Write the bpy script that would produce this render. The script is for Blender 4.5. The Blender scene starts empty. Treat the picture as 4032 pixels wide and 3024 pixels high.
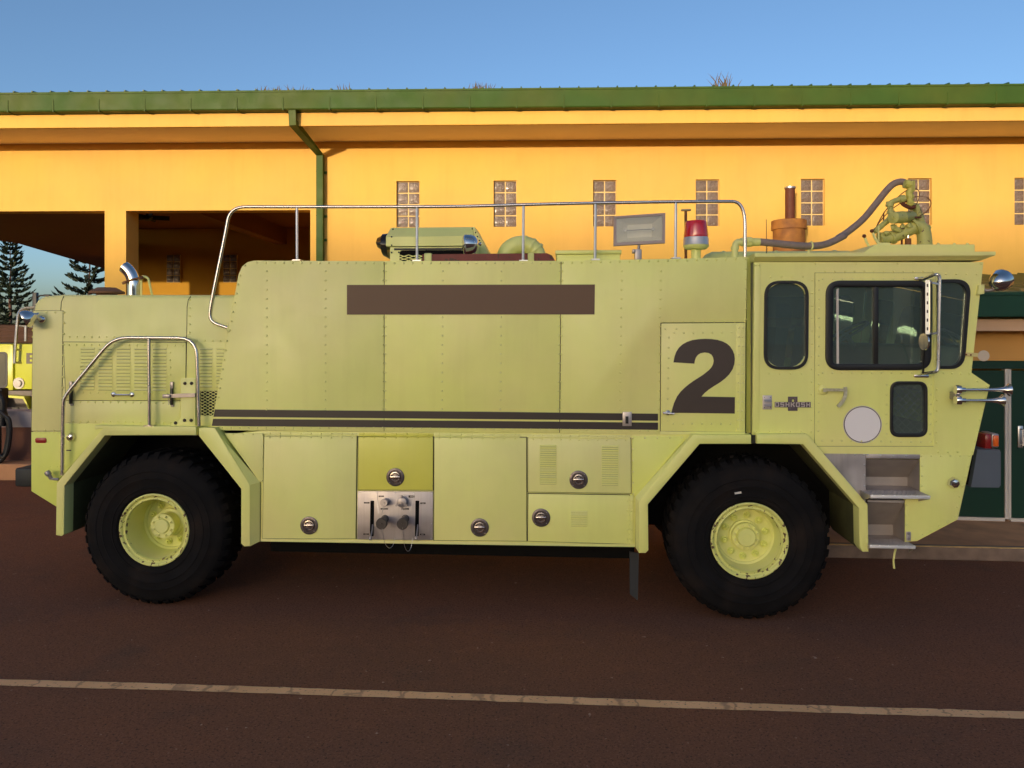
import bpy, bmesh, math, random
from mathutils import Vector, Matrix, Quaternion
random.seed(7)
R = math.radians
scene = bpy.context.scene
COL = scene.collection

# ---------------------------------------------------------------- camera, sky, sun, exposure
F_PX, CX, HY, EYE = 3030.0, 2016.0, 1308.0, 2.36      # focal length / centre / horizon in photo pixels, eye height
cam_d = bpy.data.cameras.new('camera'); cam = bpy.data.objects.new('camera', cam_d); COL.objects.link(cam)
cam.location = (0, 0, EYE); cam.rotation_euler = (R(90), 0, 0)
cam_d.sensor_fit = 'HORIZONTAL'; cam_d.sensor_width = 36.0; cam_d.lens = 36.0 * F_PX / 4032.0
cam_d.shift_y = -(1512.0 - HY) / 4032.0
cam_d.clip_start = 0.05; cam_d.clip_end = 4000.0
scene.camera = cam

SUN_EL, SUN_AZ = R(4.2), R(180 + 23)                   # behind the camera, to its left, very low
SUN_DIR = Vector((math.sin(SUN_AZ) * math.cos(SUN_EL), math.cos(SUN_AZ) * math.cos(SUN_EL), math.sin(SUN_EL)))
world = bpy.data.worlds.new('World'); scene.world = world; world.use_nodes = True
wn = world.node_tree.nodes; wl = world.node_tree.links; wn.clear()
w_out = wn.new('ShaderNodeOutputWorld'); w_bg = wn.new('ShaderNodeBackground'); w_sky = wn.new('ShaderNodeTexSky')
w_sky.sky_type = 'NISHITA'; w_sky.sun_disc = False
w_sky.sun_elevation = SUN_EL; w_sky.sun_rotation = SUN_AZ
w_sky.altitude = 100; w_sky.air_density = 0.62; w_sky.dust_density = 2.2; w_sky.ozone_density = 1.85
w_bg.inputs['Strength'].default_value = 0.15
wl.new(w_sky.outputs[0], w_bg.inputs[0]); wl.new(w_bg.outputs[0], w_out.inputs[0])

sun_d = bpy.data.lights.new('sun', 'SUN'); sun_d.energy = 1.45; sun_d.angle = R(0.5); sun_d.color = (1.0, 0.80, 0.55)
sun = bpy.data.objects.new('sun', sun_d); COL.objects.link(sun)
sun.rotation_euler = SUN_DIR.to_track_quat('Z', 'Y').to_euler(); sun.location = (-20, -30, 30)

scene.cycles.caustics_reflective = False; scene.cycles.caustics_refractive = False
scene.view_settings.view_transform = 'Standard'; scene.view_settings.look = 'None'
scene.view_settings.exposure = 1.17; scene.view_settings.gamma = 1.0; scene.view_settings.use_curve_mapping = False

# ---------------------------------------------------------------- material helpers
MATS = {}
def mat(name, color, rough=0.5, metal=0.0, var=0.0, vscale=3.0, bump=0.0, bscale=60.0, spec=0.5, coat=0.0,
        color2=None, scale2=1.5, lo2=0.4, hi2=0.65, rnd=0.0, rvar=0.0, bump2=0.0, bscale2=3.0, streak=None):
    if name in MATS: return MATS[name]
    m = bpy.data.materials.new(name); m.use_nodes = True
    nt = m.node_tree; n = nt.nodes; l = nt.links
    b = n['Principled BSDF']
    b.inputs['Roughness'].default_value = rough; b.inputs['Metallic'].default_value = metal
    b.inputs['Specular IOR Level'].default_value = spec; b.inputs['Coat Weight'].default_value = coat
    tc = n.new('ShaderNodeTexCoord')
    rgb = n.new('ShaderNodeRGB'); rgb.outputs[0].default_value = (*color, 1)
    cur = rgb.outputs[0]
    if color2:
        nz = n.new('ShaderNodeTexNoise'); nz.inputs['Scale'].default_value = scale2; nz.inputs['Detail'].default_value = 6
        l.new(tc.outputs['Object'], nz.inputs['Vector'])
        mr = n.new('ShaderNodeMapRange'); mr.inputs[1].default_value = lo2; mr.inputs[2].default_value = hi2
        l.new(nz.outputs[0], mr.inputs[0])
        mx = n.new('ShaderNodeMix'); mx.data_type = 'RGBA'
        l.new(mr.outputs[0], mx.inputs['Factor']); l.new(cur, mx.inputs['A']); mx.inputs['B'].default_value = (*color2, 1)
        cur = mx.outputs['Result']
    if streak:                                            # run-down grime: colour, strength, vertical stretch
        for sc_, st_, lo_, hi_ in ((streak[2], streak[1], .50, .78), (1.6, streak[1] * .8, .52, .80)):
            mp = n.new('ShaderNodeMapping'); mp.inputs['Scale'].default_value = (sc_ * 2.2, sc_ * 2.2, sc_ * .16 if sc_ > 2 else sc_)
            l.new(tc.outputs['Object'], mp.inputs[0])
            nz = n.new('ShaderNodeTexNoise'); nz.inputs['Scale'].default_value = 1.0; nz.inputs['Detail'].default_value = 7; nz.inputs['Roughness'].default_value = .62
            l.new(mp.outputs[0], nz.inputs['Vector'])
            mr = n.new('ShaderNodeMapRange'); mr.inputs[1].default_value = lo_; mr.inputs[2].default_value = hi_; mr.inputs[4].default_value = st_
            l.new(nz.outputs[0], mr.inputs[0])
            mx = n.new('ShaderNodeMix'); mx.data_type = 'RGBA'
            l.new(mr.outputs[0], mx.inputs['Factor']); l.new(cur, mx.inputs['A']); mx.inputs['B'].default_value = (*streak[0], 1)
            cur = mx.outputs['Result']
    if var > 0 or rnd > 0:
        hs = n.new('ShaderNodeHueSaturation')
        val = None
        if var > 0:
            nz = n.new('ShaderNodeTexNoise'); nz.inputs['Scale'].default_value = vscale; nz.inputs['Detail'].default_value = 8
            l.new(tc.outputs['Object'], nz.inputs['Vector'])
            mr = n.new('ShaderNodeMapRange'); mr.inputs[1].default_value = 0.25; mr.inputs[2].default_value = 0.75
            mr.inputs[3].default_value = 1 - var; mr.inputs[4].default_value = 1 + var
            l.new(nz.outputs[0], mr.inputs[0]); val = mr.outputs[0]
        if rnd > 0:
            oi = n.new('ShaderNodeObjectInfo')
            mr = n.new('ShaderNodeMapRange'); mr.inputs[3].default_value = 1 - rnd; mr.inputs[4].default_value = 1 + rnd
            l.new(oi.outputs['Random'], mr.inputs[0])
            l.new(mr.outputs[0], hs.inputs['Saturation'])
            mr2 = n.new('ShaderNodeMapRange'); mr2.inputs[3].default_value = 1 - rnd * 0.35; mr2.inputs[4].default_value = 1 + rnd * 0.35
            l.new(oi.outputs['Random'], mr2.inputs[0])
            if val is None: val = mr2.outputs[0]
            else:
                mm = n.new('ShaderNodeMath'); mm.operation = 'MULTIPLY'; l.new(val, mm.inputs[0]); l.new(mr2.outputs[0], mm.inputs[1]); val = mm.outputs[0]
        if val is not None: l.new(val, hs.inputs['Value'])
        l.new(cur, hs.inputs['Color']); cur = hs.outputs[0]
    l.new(cur, b.inputs['Base Color'])
    if rvar > 0:
        nz = n.new('ShaderNodeTexNoise'); nz.inputs['Scale'].default_value = 5; nz.inputs['Detail'].default_value = 6
        l.new(tc.outputs['Object'], nz.inputs['Vector'])
        mr = n.new('ShaderNodeMapRange'); mr.inputs[1].default_value = .3; mr.inputs[2].default_value = .7
        mr.inputs[3].default_value = max(.02, rough - rvar); mr.inputs[4].default_value = min(1, rough + rvar)
        l.new(nz.outputs[0], mr.inputs[0]); l.new(mr.outputs[0], b.inputs['Roughness'])
    nrm = None
    for st, sc, dist in ((bump, bscale, 0.004), (bump2, bscale2, 0.03)):
        if st > 0:
            nz = n.new('ShaderNodeTexNoise'); nz.inputs['Scale'].default_value = sc; nz.inputs['Detail'].default_value = 4
            l.new(tc.outputs['Object'], nz.inputs['Vector'])
            bp = n.new('ShaderNodeBump'); bp.inputs['Strength'].default_value = st; bp.inputs['Distance'].default_value = dist
            l.new(nz.outputs[0], bp.inputs['Height'])
            if nrm: l.new(nrm, bp.inputs['Normal'])
            nrm = bp.outputs[0]
    if nrm: l.new(nrm, b.inputs['Normal'])
    MATS[name] = m
    return m

def glass(name, tint, refl=1.0, rough=0.02, haze=0.0):
    if name in MATS: return MATS[name]
    m = bpy.data.materials.new(name); m.use_nodes = True
    n = m.node_tree.nodes; l = m.node_tree.links; n.clear()
    out = n.new('ShaderNodeOutputMaterial'); mx = n.new('ShaderNodeMixShader'); tr = n.new('ShaderNodeBsdfTransparent')
    gl = n.new('ShaderNodeBsdfGlossy'); fr = n.new('ShaderNodeFresnel'); fr.inputs[0].default_value = 1.55
    tr.inputs[0].default_value = (*tint, 1); gl.inputs['Roughness'].default_value = rough
    gl.inputs[0].default_value = (refl, refl, refl, 1)
    ma = n.new('ShaderNodeMath'); ma.operation = 'ADD'; ma.inputs[1].default_value = 0.06; l.new(fr.outputs[0], ma.inputs[0])
    df = n.new('ShaderNodeBsdfDiffuse'); df.inputs[0].default_value = (.40, .53, .53, 1); md = n.new('ShaderNodeMixShader'); md.inputs[0].default_value = haze  # teal diffuse veil mixed in to paint a haze over the panes
    l.new(ma.outputs[0], mx.inputs[0]); l.new(tr.outputs[0], mx.inputs[1]); l.new(gl.outputs[0], mx.inputs[2]); l.new(mx.outputs[0], md.inputs[1]); l.new(df.outputs[0], md.inputs[2]); l.new(md.outputs[0], out.inputs[0])
    MATS[name] = m
    return m

# ---------------------------------------------------------------- mesh helpers
def fillet(pts, r, closed=False, n=5):
    out = []; N = len(pts)
    P = [Vector(p) for p in pts]
    for i in range(N):
        if not closed and i in (0, N - 1): out.append(P[i]); continue
        a, p, b = P[i - 1], P[i], P[(i + 1) % N]
        d1, d2 = a - p, b - p
        rr = r[i] if isinstance(r, (list, tuple)) else r
        k1, k2 = min(rr, d1.length * .49), min(rr, d2.length * .49)
        s, e = p + d1.normalized() * k1, p + d2.normalized() * k2
        for j in range(n + 1):
            t = j / n; out.append((1 - t) ** 2 * s + 2 * t * (1 - t) * p + t * t * e)
    return out

def catmull(pts, n=6):
    P = [Vector(p) for p in pts]; out = []
    Q = [P[0] * 2 - P[1]] + P + [P[-1] * 2 - P[-2]]
    for i in range(1, len(Q) - 2):
        a, b, c, d = Q[i - 1], Q[i], Q[i + 1], Q[i + 2]
        for j in range(n):
            t = j / n
            out.append(.5 * ((2 * b) + (c - a) * t + (2 * a - 5 * b + 4 * c - d) * t * t + (3 * b - a - 3 * c + d) * t ** 3))
    out.append(P[-1]); return out

class MB:
    def __init__(self): self.bm = bmesh.new()
    def face(self, pts):
        vs = [self.bm.verts.new(p) for p in pts]
        return self.bm.faces.new(vs)
    def box(self, x0, x1, y0, y1, z0, z1, bevel=0.0):
        if x0 > x1: x0, x1 = x1, x0
        if y0 > y1: y0, y1 = y1, y0
        if z0 > z1: z0, z1 = z1, z0
        r = bmesh.ops.create_cube(self.bm, size=1.0)
        for v in r['verts']:
            v.co = Vector((x0 + (v.co.x + .5) * (x1 - x0), y0 + (v.co.y + .5) * (y1 - y0), z0 + (v.co.z + .5) * (z1 - z0)))
        if bevel > 0:
            es = list({e for v in r['verts'] for e in v.link_edges})
            bmesh.ops.bevel(self.bm, geom=es, offset=min(bevel, .45 * min(x1 - x0, y1 - y0, z1 - z0)), segments=2, affect='EDGES', profile=.5)
        return self
    def obox(self, c, ax, ay, az, hx, hy, hz):
        c = Vector(c); r = bmesh.ops.create_cube(self.bm, size=2.0)
        for v in r['verts']: v.co = c + ax * (v.co.x * hx) + ay * (v.co.y * hy) + az * (v.co.z * hz)
        return self
    def bar(self, a, b, wx, wy, up=Vector((0, 1, 0))):
        a, b = Vector(a), Vector(b); d = (b - a); L = d.length; d.normalize()
        s = d.cross(up)
        if s.length < 1e-4: s = d.cross(Vector((1, 0, 0)))
        s.normalize(); t = s.cross(d).normalized()
        return self.obox((a + b) / 2, d, s, t, L / 2, wx / 2, wy / 2)
    def prism(self, pts, y0, y1, holes=(), bevel=0.0):
        """outline of (x, z) points extruded from y0 to y1; holes are outlines cut right through"""
        bm2 = bmesh.new(); es = []
        for loop in [pts] + list(holes):
            vs = [bm2.verts.new((p[0], y0, p[1])) for p in loop]
            for i in range(len(vs)): es.append(bm2.edges.new((vs[i], vs[(i + 1) % len(vs)])))
        if holes:
            bmesh.ops.triangle_fill(bm2, use_beauty=True, use_dissolve=False, edges=es)
        else:
            bmesh.ops.contextual_create(bm2, geom=es)
        fs = list(bm2.faces)
        r = bmesh.ops.extrude_face_region(bm2, geom=fs)
        for g in r['geom']:
            if isinstance(g, bmesh.types.BMVert): g.co.y = y1
        bmesh.ops.recalc_face_normals(bm2, faces=bm2.faces)
        if bevel > 0:
            sel = [e for e in bm2.edges if all(abs(v.co.y - y0) < 1e-6 for v in e.verts) and len(e.link_faces) == 2 and abs(e.link_faces[0].normal.dot(e.link_faces[1].normal)) < .5]
            if sel: bmesh.ops.bevel(bm2, geom=sel, offset=bevel, segments=2, affect='EDGES', profile=.5)
        me = bpy.data.meshes.new('tmp'); bm2.to_mesh(me); bm2.free(); self.bm.from_mesh(me); bpy.data.meshes.remove(me)
        return self
    def loft(self, loops, cap=True, close=True):
        rings = [[self.bm.verts.new(p) for p in lp] for lp in loops]
        n = len(rings[0])
        for a, b in zip(rings, rings[1:]):
            for i in range(n if close else n - 1):
                j = (i + 1) % n
                self.bm.faces.new((a[i], a[j], b[j], b[i]))
        if cap and close:
            self.bm.faces.new(rings[0][::-1]); self.bm.faces.new(rings[-1])
        return self
    def tube(self, pts, r, n=10, cap=True):
        P = [Vector(p) for p in pts]; Q = [P[0]]
        for p in P[1:]:
            if (p - Q[-1]).length > 1e-5: Q.append(p)
        P = Q; loops = []
        t0 = (P[1] - P[0]).normalized()
        nrm = t0.orthogonal().normalized()
        for i, p in enumerate(P):
            if i == 0: t = t0
            elif i == len(P) - 1: t = (P[i] - P[i - 1]).normalized()
            else: t = ((P[i + 1] - P[i]).normalized() + (P[i] - P[i - 1]).normalized()).normalized()
            nrm = (nrm - t * nrm.dot(t)).normalized(); bn = t.cross(nrm)
            rr = r[i] if isinstance(r, (list, tuple)) else r
            loops.append([p + (nrm * math.cos(2 * math.pi * k / n) + bn * math.sin(2 * math.pi * k / n)) * rr for k in range(n)])
        return self.loft(loops, cap)
    def lathe(self, prof, o=(0, 0, 0), axis=(0, 1, 0), n=24, cap=True):
        """profile of (radius, distance along the axis)"""
        o = Vector(o); ax = Vector(axis).normalized(); a = ax.orthogonal().normalized(); b = ax.cross(a)
        loops = [[o + ax * h + (a * math.cos(2 * math.pi * k / n) + b * math.sin(2 * math.pi * k / n)) * max(r, 1e-4) for k in range(n)] for r, h in prof]
        return self.loft(loops, cap)
    def rivet(self, x, y, z, r=.0105, ax=Vector((0, -1, 0))):
        return self.lathe([(r, -.001), (r * .92, r * .35), (r * .55, r * .75), (r * .1, r * .85)], (x, y, z), ax, 7)

def ob(name, mb, material, parent=None, smooth=35, label=None, kind=None, loc=None):
    me = bpy.data.meshes.new(name)
    bmesh.ops.recalc_face_normals(mb.bm, faces=mb.bm.faces)
    mb.bm.to_mesh(me); mb.bm.free()
    if material: me.materials.append(material)
    if smooth:
        for p in me.polygons: p.use_smooth = True
        me.set_sharp_from_angle(angle=R(smooth))
    o = bpy.data.objects.new(name, me); COL.objects.link(o)
    if parent: o.parent = parent
    if loc is not None: o.location = loc
    if label: o['label'] = label
    if kind: o['kind'] = kind
    return o
def again(o, loc=None, parent=None):
    c = o.copy(); COL.objects.link(c)
    if parent: c.parent = parent
    if loc is not None: c.location = loc
    return c
def empty(name, loc, rz=0.0, label=None, cat=None, group=None):
    o = bpy.data.objects.new(name, None); COL.objects.link(o); o.location = loc; o.rotation_euler = (0, 0, rz)
    o.empty_display_size = .2
    tag(o, label, cat, group)
    return o
def tag(o, label, cat, group=None, kind=None):
    if label: o['label'] = label
    if cat: o['category'] = cat
    if group: o['group'] = group
    if kind: o['kind'] = kind
    return o

# ---------------------------------------------------------------- photo pixels to places on known planes
ZM = dict(A=(0, 900, 2.212), B=(0, 1600, 1.952), C=(900, 750, 2.212), D=(900, 1500, 2.212), E=(1800, 750, 2.212), F=(1800, 1500, 2.212),
          G=(2600, 650, 2.765), H=(3300, 650, 3.016), I=(2900, 950, 1.951), J=(3100, 1650, 2.370), K=(2450, 1650, 2.011), L=(0, 250, 1.58),
          M=(0, 850, 1.58), N=(1300, 1850, 4.424), O=(200, 1250, 3.16), Q=(3350, 680, 5.53), R=(3050, 1380, 2.765), S=(1450, 850, 2.765),
          U=(2500, 1200, 3.016), V=(0, 1100, 2.0738), W=(3300, 1650, 3.017), X=(2980, 1480, 7.542), Y=(60, 1180, 11.06), FL=(2350, 820, 6.32), P=(0, 0, 1.0), D0=(0, 0, 0.54861))
def q(z, x, y):
    ox, oy, s = ZM[z]; return ox + x / s, oy + y / s
class Frame:
    """an upright plane (v = 0) through a point, turned by yaw; u runs along it to the right, v away from the camera"""
    def __init__(self, O, yaw):
        self.O = Vector(O); c, s = math.cos(yaw), math.sin(yaw)
        self.a = Vector((c, -s, 0)); self.n = Vector((s, c, 0)); self.rz = -yaw
    def at(self, px, py, v=0.0):
        d = Vector(((px - CX) / F_PX, 1, (HY - py) / F_PX))
        t = (v + self.n.dot(self.O)) / self.n.dot(d)
        p = d * t + Vector((0, 0, EYE))
        return Vector((self.a.dot(p - self.O), v, p.z))
    def z(self, zoom, x, y, v=0.0): return self.at(*q(zoom, x, y), v)
    def world(self, p): return self.O + self.a * p[0] + self.n * p[1] + Vector((0, 0, p[2]))
TF = Frame((1.936, 6.28, 0), R(3.93))          # side of the truck, through the front wheel
BF = Frame((0, 13.62, 0), R(1.6))              # front of the main building
# ---------------------------------------------------------------- materials of the place
def ground_mat():
    m = bpy.data.materials.new('dusty_asphalt'); m.use_nodes = True; n = m.node_tree.nodes; l = m.node_tree.links; b = n['Principled BSDF']
    tc = n.new('ShaderNodeTexCoord')
    def noise(scale, det=8, rough=.6, stretch=None):
        nz = n.new('ShaderNodeTexNoise'); nz.inputs['Scale'].default_value = scale; nz.inputs['Detail'].default_value = det; nz.inputs['Roughness'].default_value = rough
        if stretch:
            mp = n.new('ShaderNodeMapping'); mp.inputs['Scale'].default_value = stretch; mp.inputs['Rotation'].default_value = (0, 0, R(4)); l.new(tc.outputs['Object'], mp.inputs[0]); l.new(mp.outputs[0], nz.inputs['Vector'])
        else: l.new(tc.outputs['Object'], nz.inputs['Vector'])
        return nz
    def ramp(src, lo, hi):
        r = n.new('ShaderNodeMapRange'); r.inputs[1].default_value = lo; r.inputs[2].default_value = hi; l.new(src, r.inputs[0]); return r.outputs[0]
    def mix(f, a, bb):
        x = n.new('ShaderNodeMix'); x.data_type = 'RGBA'
        l.new(f, x.inputs['Factor'])
        for s, v in (('A', a), ('B', bb)):
            if isinstance(v, tuple): x.inputs[s].default_value = (*v, 1)
            else: l.new(v, x.inputs[s])
        return x.outputs['Result']
    c = mix(ramp(noise(.45, 5, .5, (1, 1.3, 1)).outputs[0], .3, .7), (.170, .076, .046), (.245, .092, .047))
    c = mix(ramp(noise(1.3, 5, .5, (1, 1.2, 1)).outputs[0], .58, .85), c, (.130, .070, .048))
    c = mix(ramp(noise(9.0, 8, .75).outputs[0], .5, .9), c, (.29, .115, .060))
    fine = noise(75, 6, .85)
    c = mix(ramp(fine.outputs[0], .55, .64), c, (.38, .18, .11))
    c = mix(ramp(noise(55, 5, .8).outputs[0], .53, .62), c, (.065, .030, .021))
    c = mix(ramp(noise(18, 3, .5).outputs[0], .72, .74), c, (.40, .24, .17))
    l.new(c, b.inputs['Base Color']); b.inputs['Roughness'].default_value = .92; b.inputs['Specular IOR Level'].default_value = .22
    bp = n.new('ShaderNodeBump'); bp.inputs['Strength'].default_value = .8; bp.inputs['Distance'].default_value = .004
    l.new(fine.outputs[0], bp.inputs['Height'])
    bp2 = n.new('ShaderNodeBump'); bp2.inputs['Strength'].default_value = .3; bp2.inputs['Distance'].default_value = .02
    l.new(noise(4, 5).outputs[0], bp2.inputs['Height']); l.new(bp2.outputs[0], bp.inputs['Normal']); l.new(bp.outputs[0], b.inputs['Normal'])
    return m
def line_mat():
    m = bpy.data.materials.new('worn_road_paint'); m.use_nodes = True; n = m.node_tree.nodes; l = m.node_tree.links; b = n['Principled BSDF']
    tc = n.new('ShaderNodeTexCoord')
    nz = n.new('ShaderNodeTexNoise'); nz.inputs['Scale'].default_value = 45; nz.inputs['Detail'].default_value = 6; l.new(tc.outputs['Object'], nz.inputs['Vector'])
    mr = n.new('ShaderNodeMapRange'); mr.inputs[1].default_value = .60; mr.inputs[2].default_value = .70; l.new(nz.outputs[0], mr.inputs[0])
    n2 = n.new('ShaderNodeTexNoise'); n2.inputs['Scale'].default_value = 3; n2.inputs['Detail'].default_value = 5; l.new(tc.outputs['Object'], n2.inputs['Vector'])
    m2 = n.new('ShaderNodeMix'); m2.data_type = 'RGBA'; m2.inputs['A'].default_value = (.92, .50, .25, 1); m2.inputs['B'].default_value = (.80, .42, .20, 1)
    mq = n.new('ShaderNodeMapRange'); mq.inputs[1].default_value = .35; mq.inputs[2].default_value = .65; l.new(n2.outputs[0], mq.inputs[0]); l.new(mq.outputs[0], m2.inputs['Factor'])
    # cracks that run across the line
    vo = n.new('ShaderNodeTexVoronoi'); vo.feature = 'DISTANCE_TO_EDGE'; vo.inputs['Scale'].default_value = 2.6
    mp = n.new('ShaderNodeMapping'); mp.inputs['Scale'].default_value = (1, .25, 1); l.new(tc.outputs['Object'], mp.inputs[0])
    n3 = n.new('ShaderNodeTexNoise'); n3.inputs['Scale'].default_value = 14; l.new(tc.outputs['Object'], n3.inputs['Vector'])
    ad = n.new('ShaderNodeVectorMath'); ad.operation = 'MULTIPLY_ADD'; ad.inputs[1].default_value = (.10, .10, 0); l.new(n3.outputs[1], ad.inputs[0]); l.new(mp.outputs[0], ad.inputs[2]); l.new(ad.outputs[0], vo.inputs['Vector'])
    cr = n.new('ShaderNodeMapRange'); cr.inputs[1].default_value = .008; cr.inputs[2].default_value = .03; cr.inputs[3].default_value = .6; cr.inputs[4].default_value = 0; l.new(vo.outputs[0], cr.inputs[0])
    mxx = n.new('ShaderNodeMath'); mxx.operation = 'MAXIMUM'; l.new(cr.outputs[0], mxx.inputs[0]); l.new(mr.outputs[0], mxx.inputs[1])
    m3 = n.new('ShaderNodeMix'); m3.data_type = 'RGBA'; l.new(mxx.outputs[0], m3.inputs['Factor']); l.new(m2.outputs['Result'], m3.inputs['A']); m3.inputs['B'].default_value = (.30, .15, .09, 1)
    l.new(m3.outputs['Result'], b.inputs['Base Color']); b.inputs['Roughness'].default_value = .85
    return m
M_STUCCO = mat('yellow_stucco', (.83, .505, .115), .9, var=.05, vscale=1.2, streak=((.62, .35, .08), .24, 2.2), bump=.5, bscale=90, spec=.2, color2=(.80, .47, .125), scale2=.5)
M_SOFFIT = mat('soffit_paint', (.92, .72, .53), .9, var=.05, vscale=1.0, spec=.2)
M_GUTTER = mat('green_gutter_paint', (.048, .100, .016), .55, var=.12, vscale=3, spec=.2, color2=(.075, .105, .015), scale2=.8, rvar=.08, bump2=.15, bscale2=1.5)
M_ROOF = mat('green_roof_metal', (.035, .095, .045), .4, var=.1, vscale=2)
M_GROUT = mat('cream_grout', (.80, .58, .25), .85)
M_BLOCK = mat('glass_block', (.17, .115, .085), .12, var=.3, vscale=22, spec=.8, bump2=.8, bscale2=38, coat=.5)
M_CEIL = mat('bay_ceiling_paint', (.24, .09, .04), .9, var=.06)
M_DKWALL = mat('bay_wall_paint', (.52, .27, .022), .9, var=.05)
M_DARK = mat('dark_plastic', (.012, .012, .013), .5)
M_CONC = mat('dusty_concrete', (.62, .31, .15), .92, var=.18, vscale=4, bump=.4, bscale=50, color2=(.46, .23, .115), scale2=2.2)
M_KERB = mat('kerb_concrete', (.22, .15, .115), .92, var=.2, vscale=6, bump=.5, bscale=40, color2=(.13, .09, .07), scale2=4)
M_KERBY = mat('worn_yellow_edge', (.80, .50, .20), .85, var=.25, vscale=9)
M_WHITE = mat('off_white_paint', (.58, .53, .49), .5, var=.06)
M_DOOR = mat('dark_green_door', (.006, .036, .022), .5, var=.06, rvar=.05, spec=.3)
M_ANNEX = mat('orange_stucco', (.62, .32, .09), .9, var=.06, vscale=1.5, bump=.3, bscale=90)
M_PEACH = mat('peach_fascia', (.66, .42, .27), .85, var=.05)
M_PLUM = mat('lilac_band', (.50, .42, .40), .85, var=.06)
M_RUSTDRUM = mat('rusty_orange_metal', (.42, .17, .035), .75, var=.2, vscale=7, color2=(.26, .10, .03), scale2=5)
M_RUSTPIPE = mat('dark_rust_pipe', (.12, .03, .012), .7, var=.2, vscale=14)
M_STEEL = mat('galvanised_steel', (.58, .57, .58), .38, metal=1, var=.1, vscale=20, rvar=.1)
M_BARK = mat('pine_bark', (.11, .055, .04), .9, var=.2, vscale=8)
M_NEEDLE = mat('pine_needles', (.020, .034, .016), .7, var=.35, vscale=.9, rnd=.1)
M_GRASS = mat('dry_grass', (.13, .085, .035), .8, var=.3, vscale=9)
M_SHED = mat('metal_siding', (.20, .16, .12), .55, var=.08, vscale=.6)

# ---------------------------------------------------------------- ground and road line
g = MB(); g.face([(-900, -700, 0), (900, -700, 0), (900, 1500, 0), (-900, 1500, 0)])
tag(ob('ground', g, ground_mat(), smooth=0), 'reddish dusty asphalt apron under the truck', None, kind='structure')
g = MB(); xs = [-14 + i * .06 for i in range(int(28 / .06))]
def line_y(x): return 4.95 - .0653 * x * 1.0 - .012 * math.sin(x * .8)
top = []; bot = []
for x in xs:
    top.append((x, line_y(x) + .047 + random.uniform(-.004, .004), .004)); bot.append((x, line_y(x) - .047 + random.uniform(-.004, .004), .004))
for i in range(len(xs) - 1): g.face([bot[i], bot[i + 1], top[i + 1], top[i]])
bmesh.ops.remove_doubles(g.bm, verts=g.bm.verts, dist=1e-5)
tag(ob('road_marking', g, line_mat(), smooth=0), 'worn cream painted line across the foreground asphalt', None, kind='structure')

# ---------------------------------------------------------------- main building
bld = empty('fire_station', BF.O, BF.rz, 'long yellow stucco building with green gutter and open bays behind the truck', 'building')
SOF = 5.75; EAVE = -1.18; BEAM = BF.at(700, 829).z
uR = BF.at(1222, 870).x; uC0 = BF.at(412, 980).x; uC1 = BF.at(496, 980).x; UL = -20.0; UE = 16.0
wins = []
for px0, px1 in ((1564, 1648), (1947, 2031), (2339, 2424), (2741, 2831), (3154, 3247), (3576, 3668), (3996, 4088)):
    uc = (BF.at(px0, 800).x + BF.at(px1, 800).x) / 2; wins.append((uc - .205, uc + .205))
WZ0, WZ1 = 4.225, 5.045
holes = [[(a, WZ0), (b, WZ0), (b, WZ1), (a, WZ1)] for a, b in wins]
w = MB(); w.prism([(uR, 0), (UE, 0), (UE, SOF), (UL, SOF), (UL, BEAM), (uC0, BEAM), (uR - .001, BEAM)], 0, .3, holes)
wall = ob('wall', w, M_STUCCO, bld, smooth=0)
w = MB(); w.box(uC0, uC1, .002, .44, 0, BEAM + .01); ob('column', w, M_STUCCO, bld, smooth=0)
w = MB(); w.box(-12.93, -12.4, .002, .95, 0, BEAM + .01); ob('column', w, M_STUCCO, bld, smooth=0)
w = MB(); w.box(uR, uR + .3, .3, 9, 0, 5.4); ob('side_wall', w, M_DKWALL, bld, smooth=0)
w = MB(); w.box(UE - .3, UE, .3, 9, 0, SOF); ob('side_wall', w, M_STUCCO, bld, smooth=0)
# glass-block windows
blk = MB(); s = .095
blk.box(-s, s, -.012, .06, -s, s, .014)
blk0 = None
def glass_window(parent, u0, w0, v):
    global blk0
    gr = MB(); gr.box(u0, u0 + .41, v + .012, v + .07, w0, w0 + .82); fr = ob('glass_block_window', gr, M_GROUT, parent, smooth=0)
    for i in range(2):
        for j in range(4):
            loc = (u0 + .1025 + i * .205, v + .012, w0 + .1025 + j * .205)
            if blk0 is None: blk0 = ob('glass_block', blk, M_BLOCK, fr, loc=loc)
            else: again(blk0, loc, fr)
for a, b in wins: glass_window(bld, a, WZ0, .05)
# bays: back wall, ceilings, beams
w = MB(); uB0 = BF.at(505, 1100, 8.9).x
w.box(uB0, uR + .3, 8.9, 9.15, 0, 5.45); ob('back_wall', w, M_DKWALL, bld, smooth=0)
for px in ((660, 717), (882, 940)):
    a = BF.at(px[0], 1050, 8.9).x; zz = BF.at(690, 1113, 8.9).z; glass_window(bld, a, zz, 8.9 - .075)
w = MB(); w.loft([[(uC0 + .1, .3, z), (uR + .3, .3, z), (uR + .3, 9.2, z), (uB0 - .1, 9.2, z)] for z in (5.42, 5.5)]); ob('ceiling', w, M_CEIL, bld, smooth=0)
c0, c1 = BF.at(470 * 1.8228, 465 * 1.8228, 3.6), BF.at(560 * 1.8228, 533 * 1.8228, 8.2)
w = MB(); w.box(-7.2, -6.9, .95, 8.9, 4.95, 5.43); ob('ceiling_beam', w, M_CEIL, bld, smooth=0)
pf = BF.at(318 * 1.8228, 474 * 1.8228, 4.9)
w = MB(); w.lathe([(.03, 0), (.03, -.2), (.12, -.22), (.12, -.30), (.04, -.34)], (pf.x, pf.y, 5.42), (0, 0, 1), 14)
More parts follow.
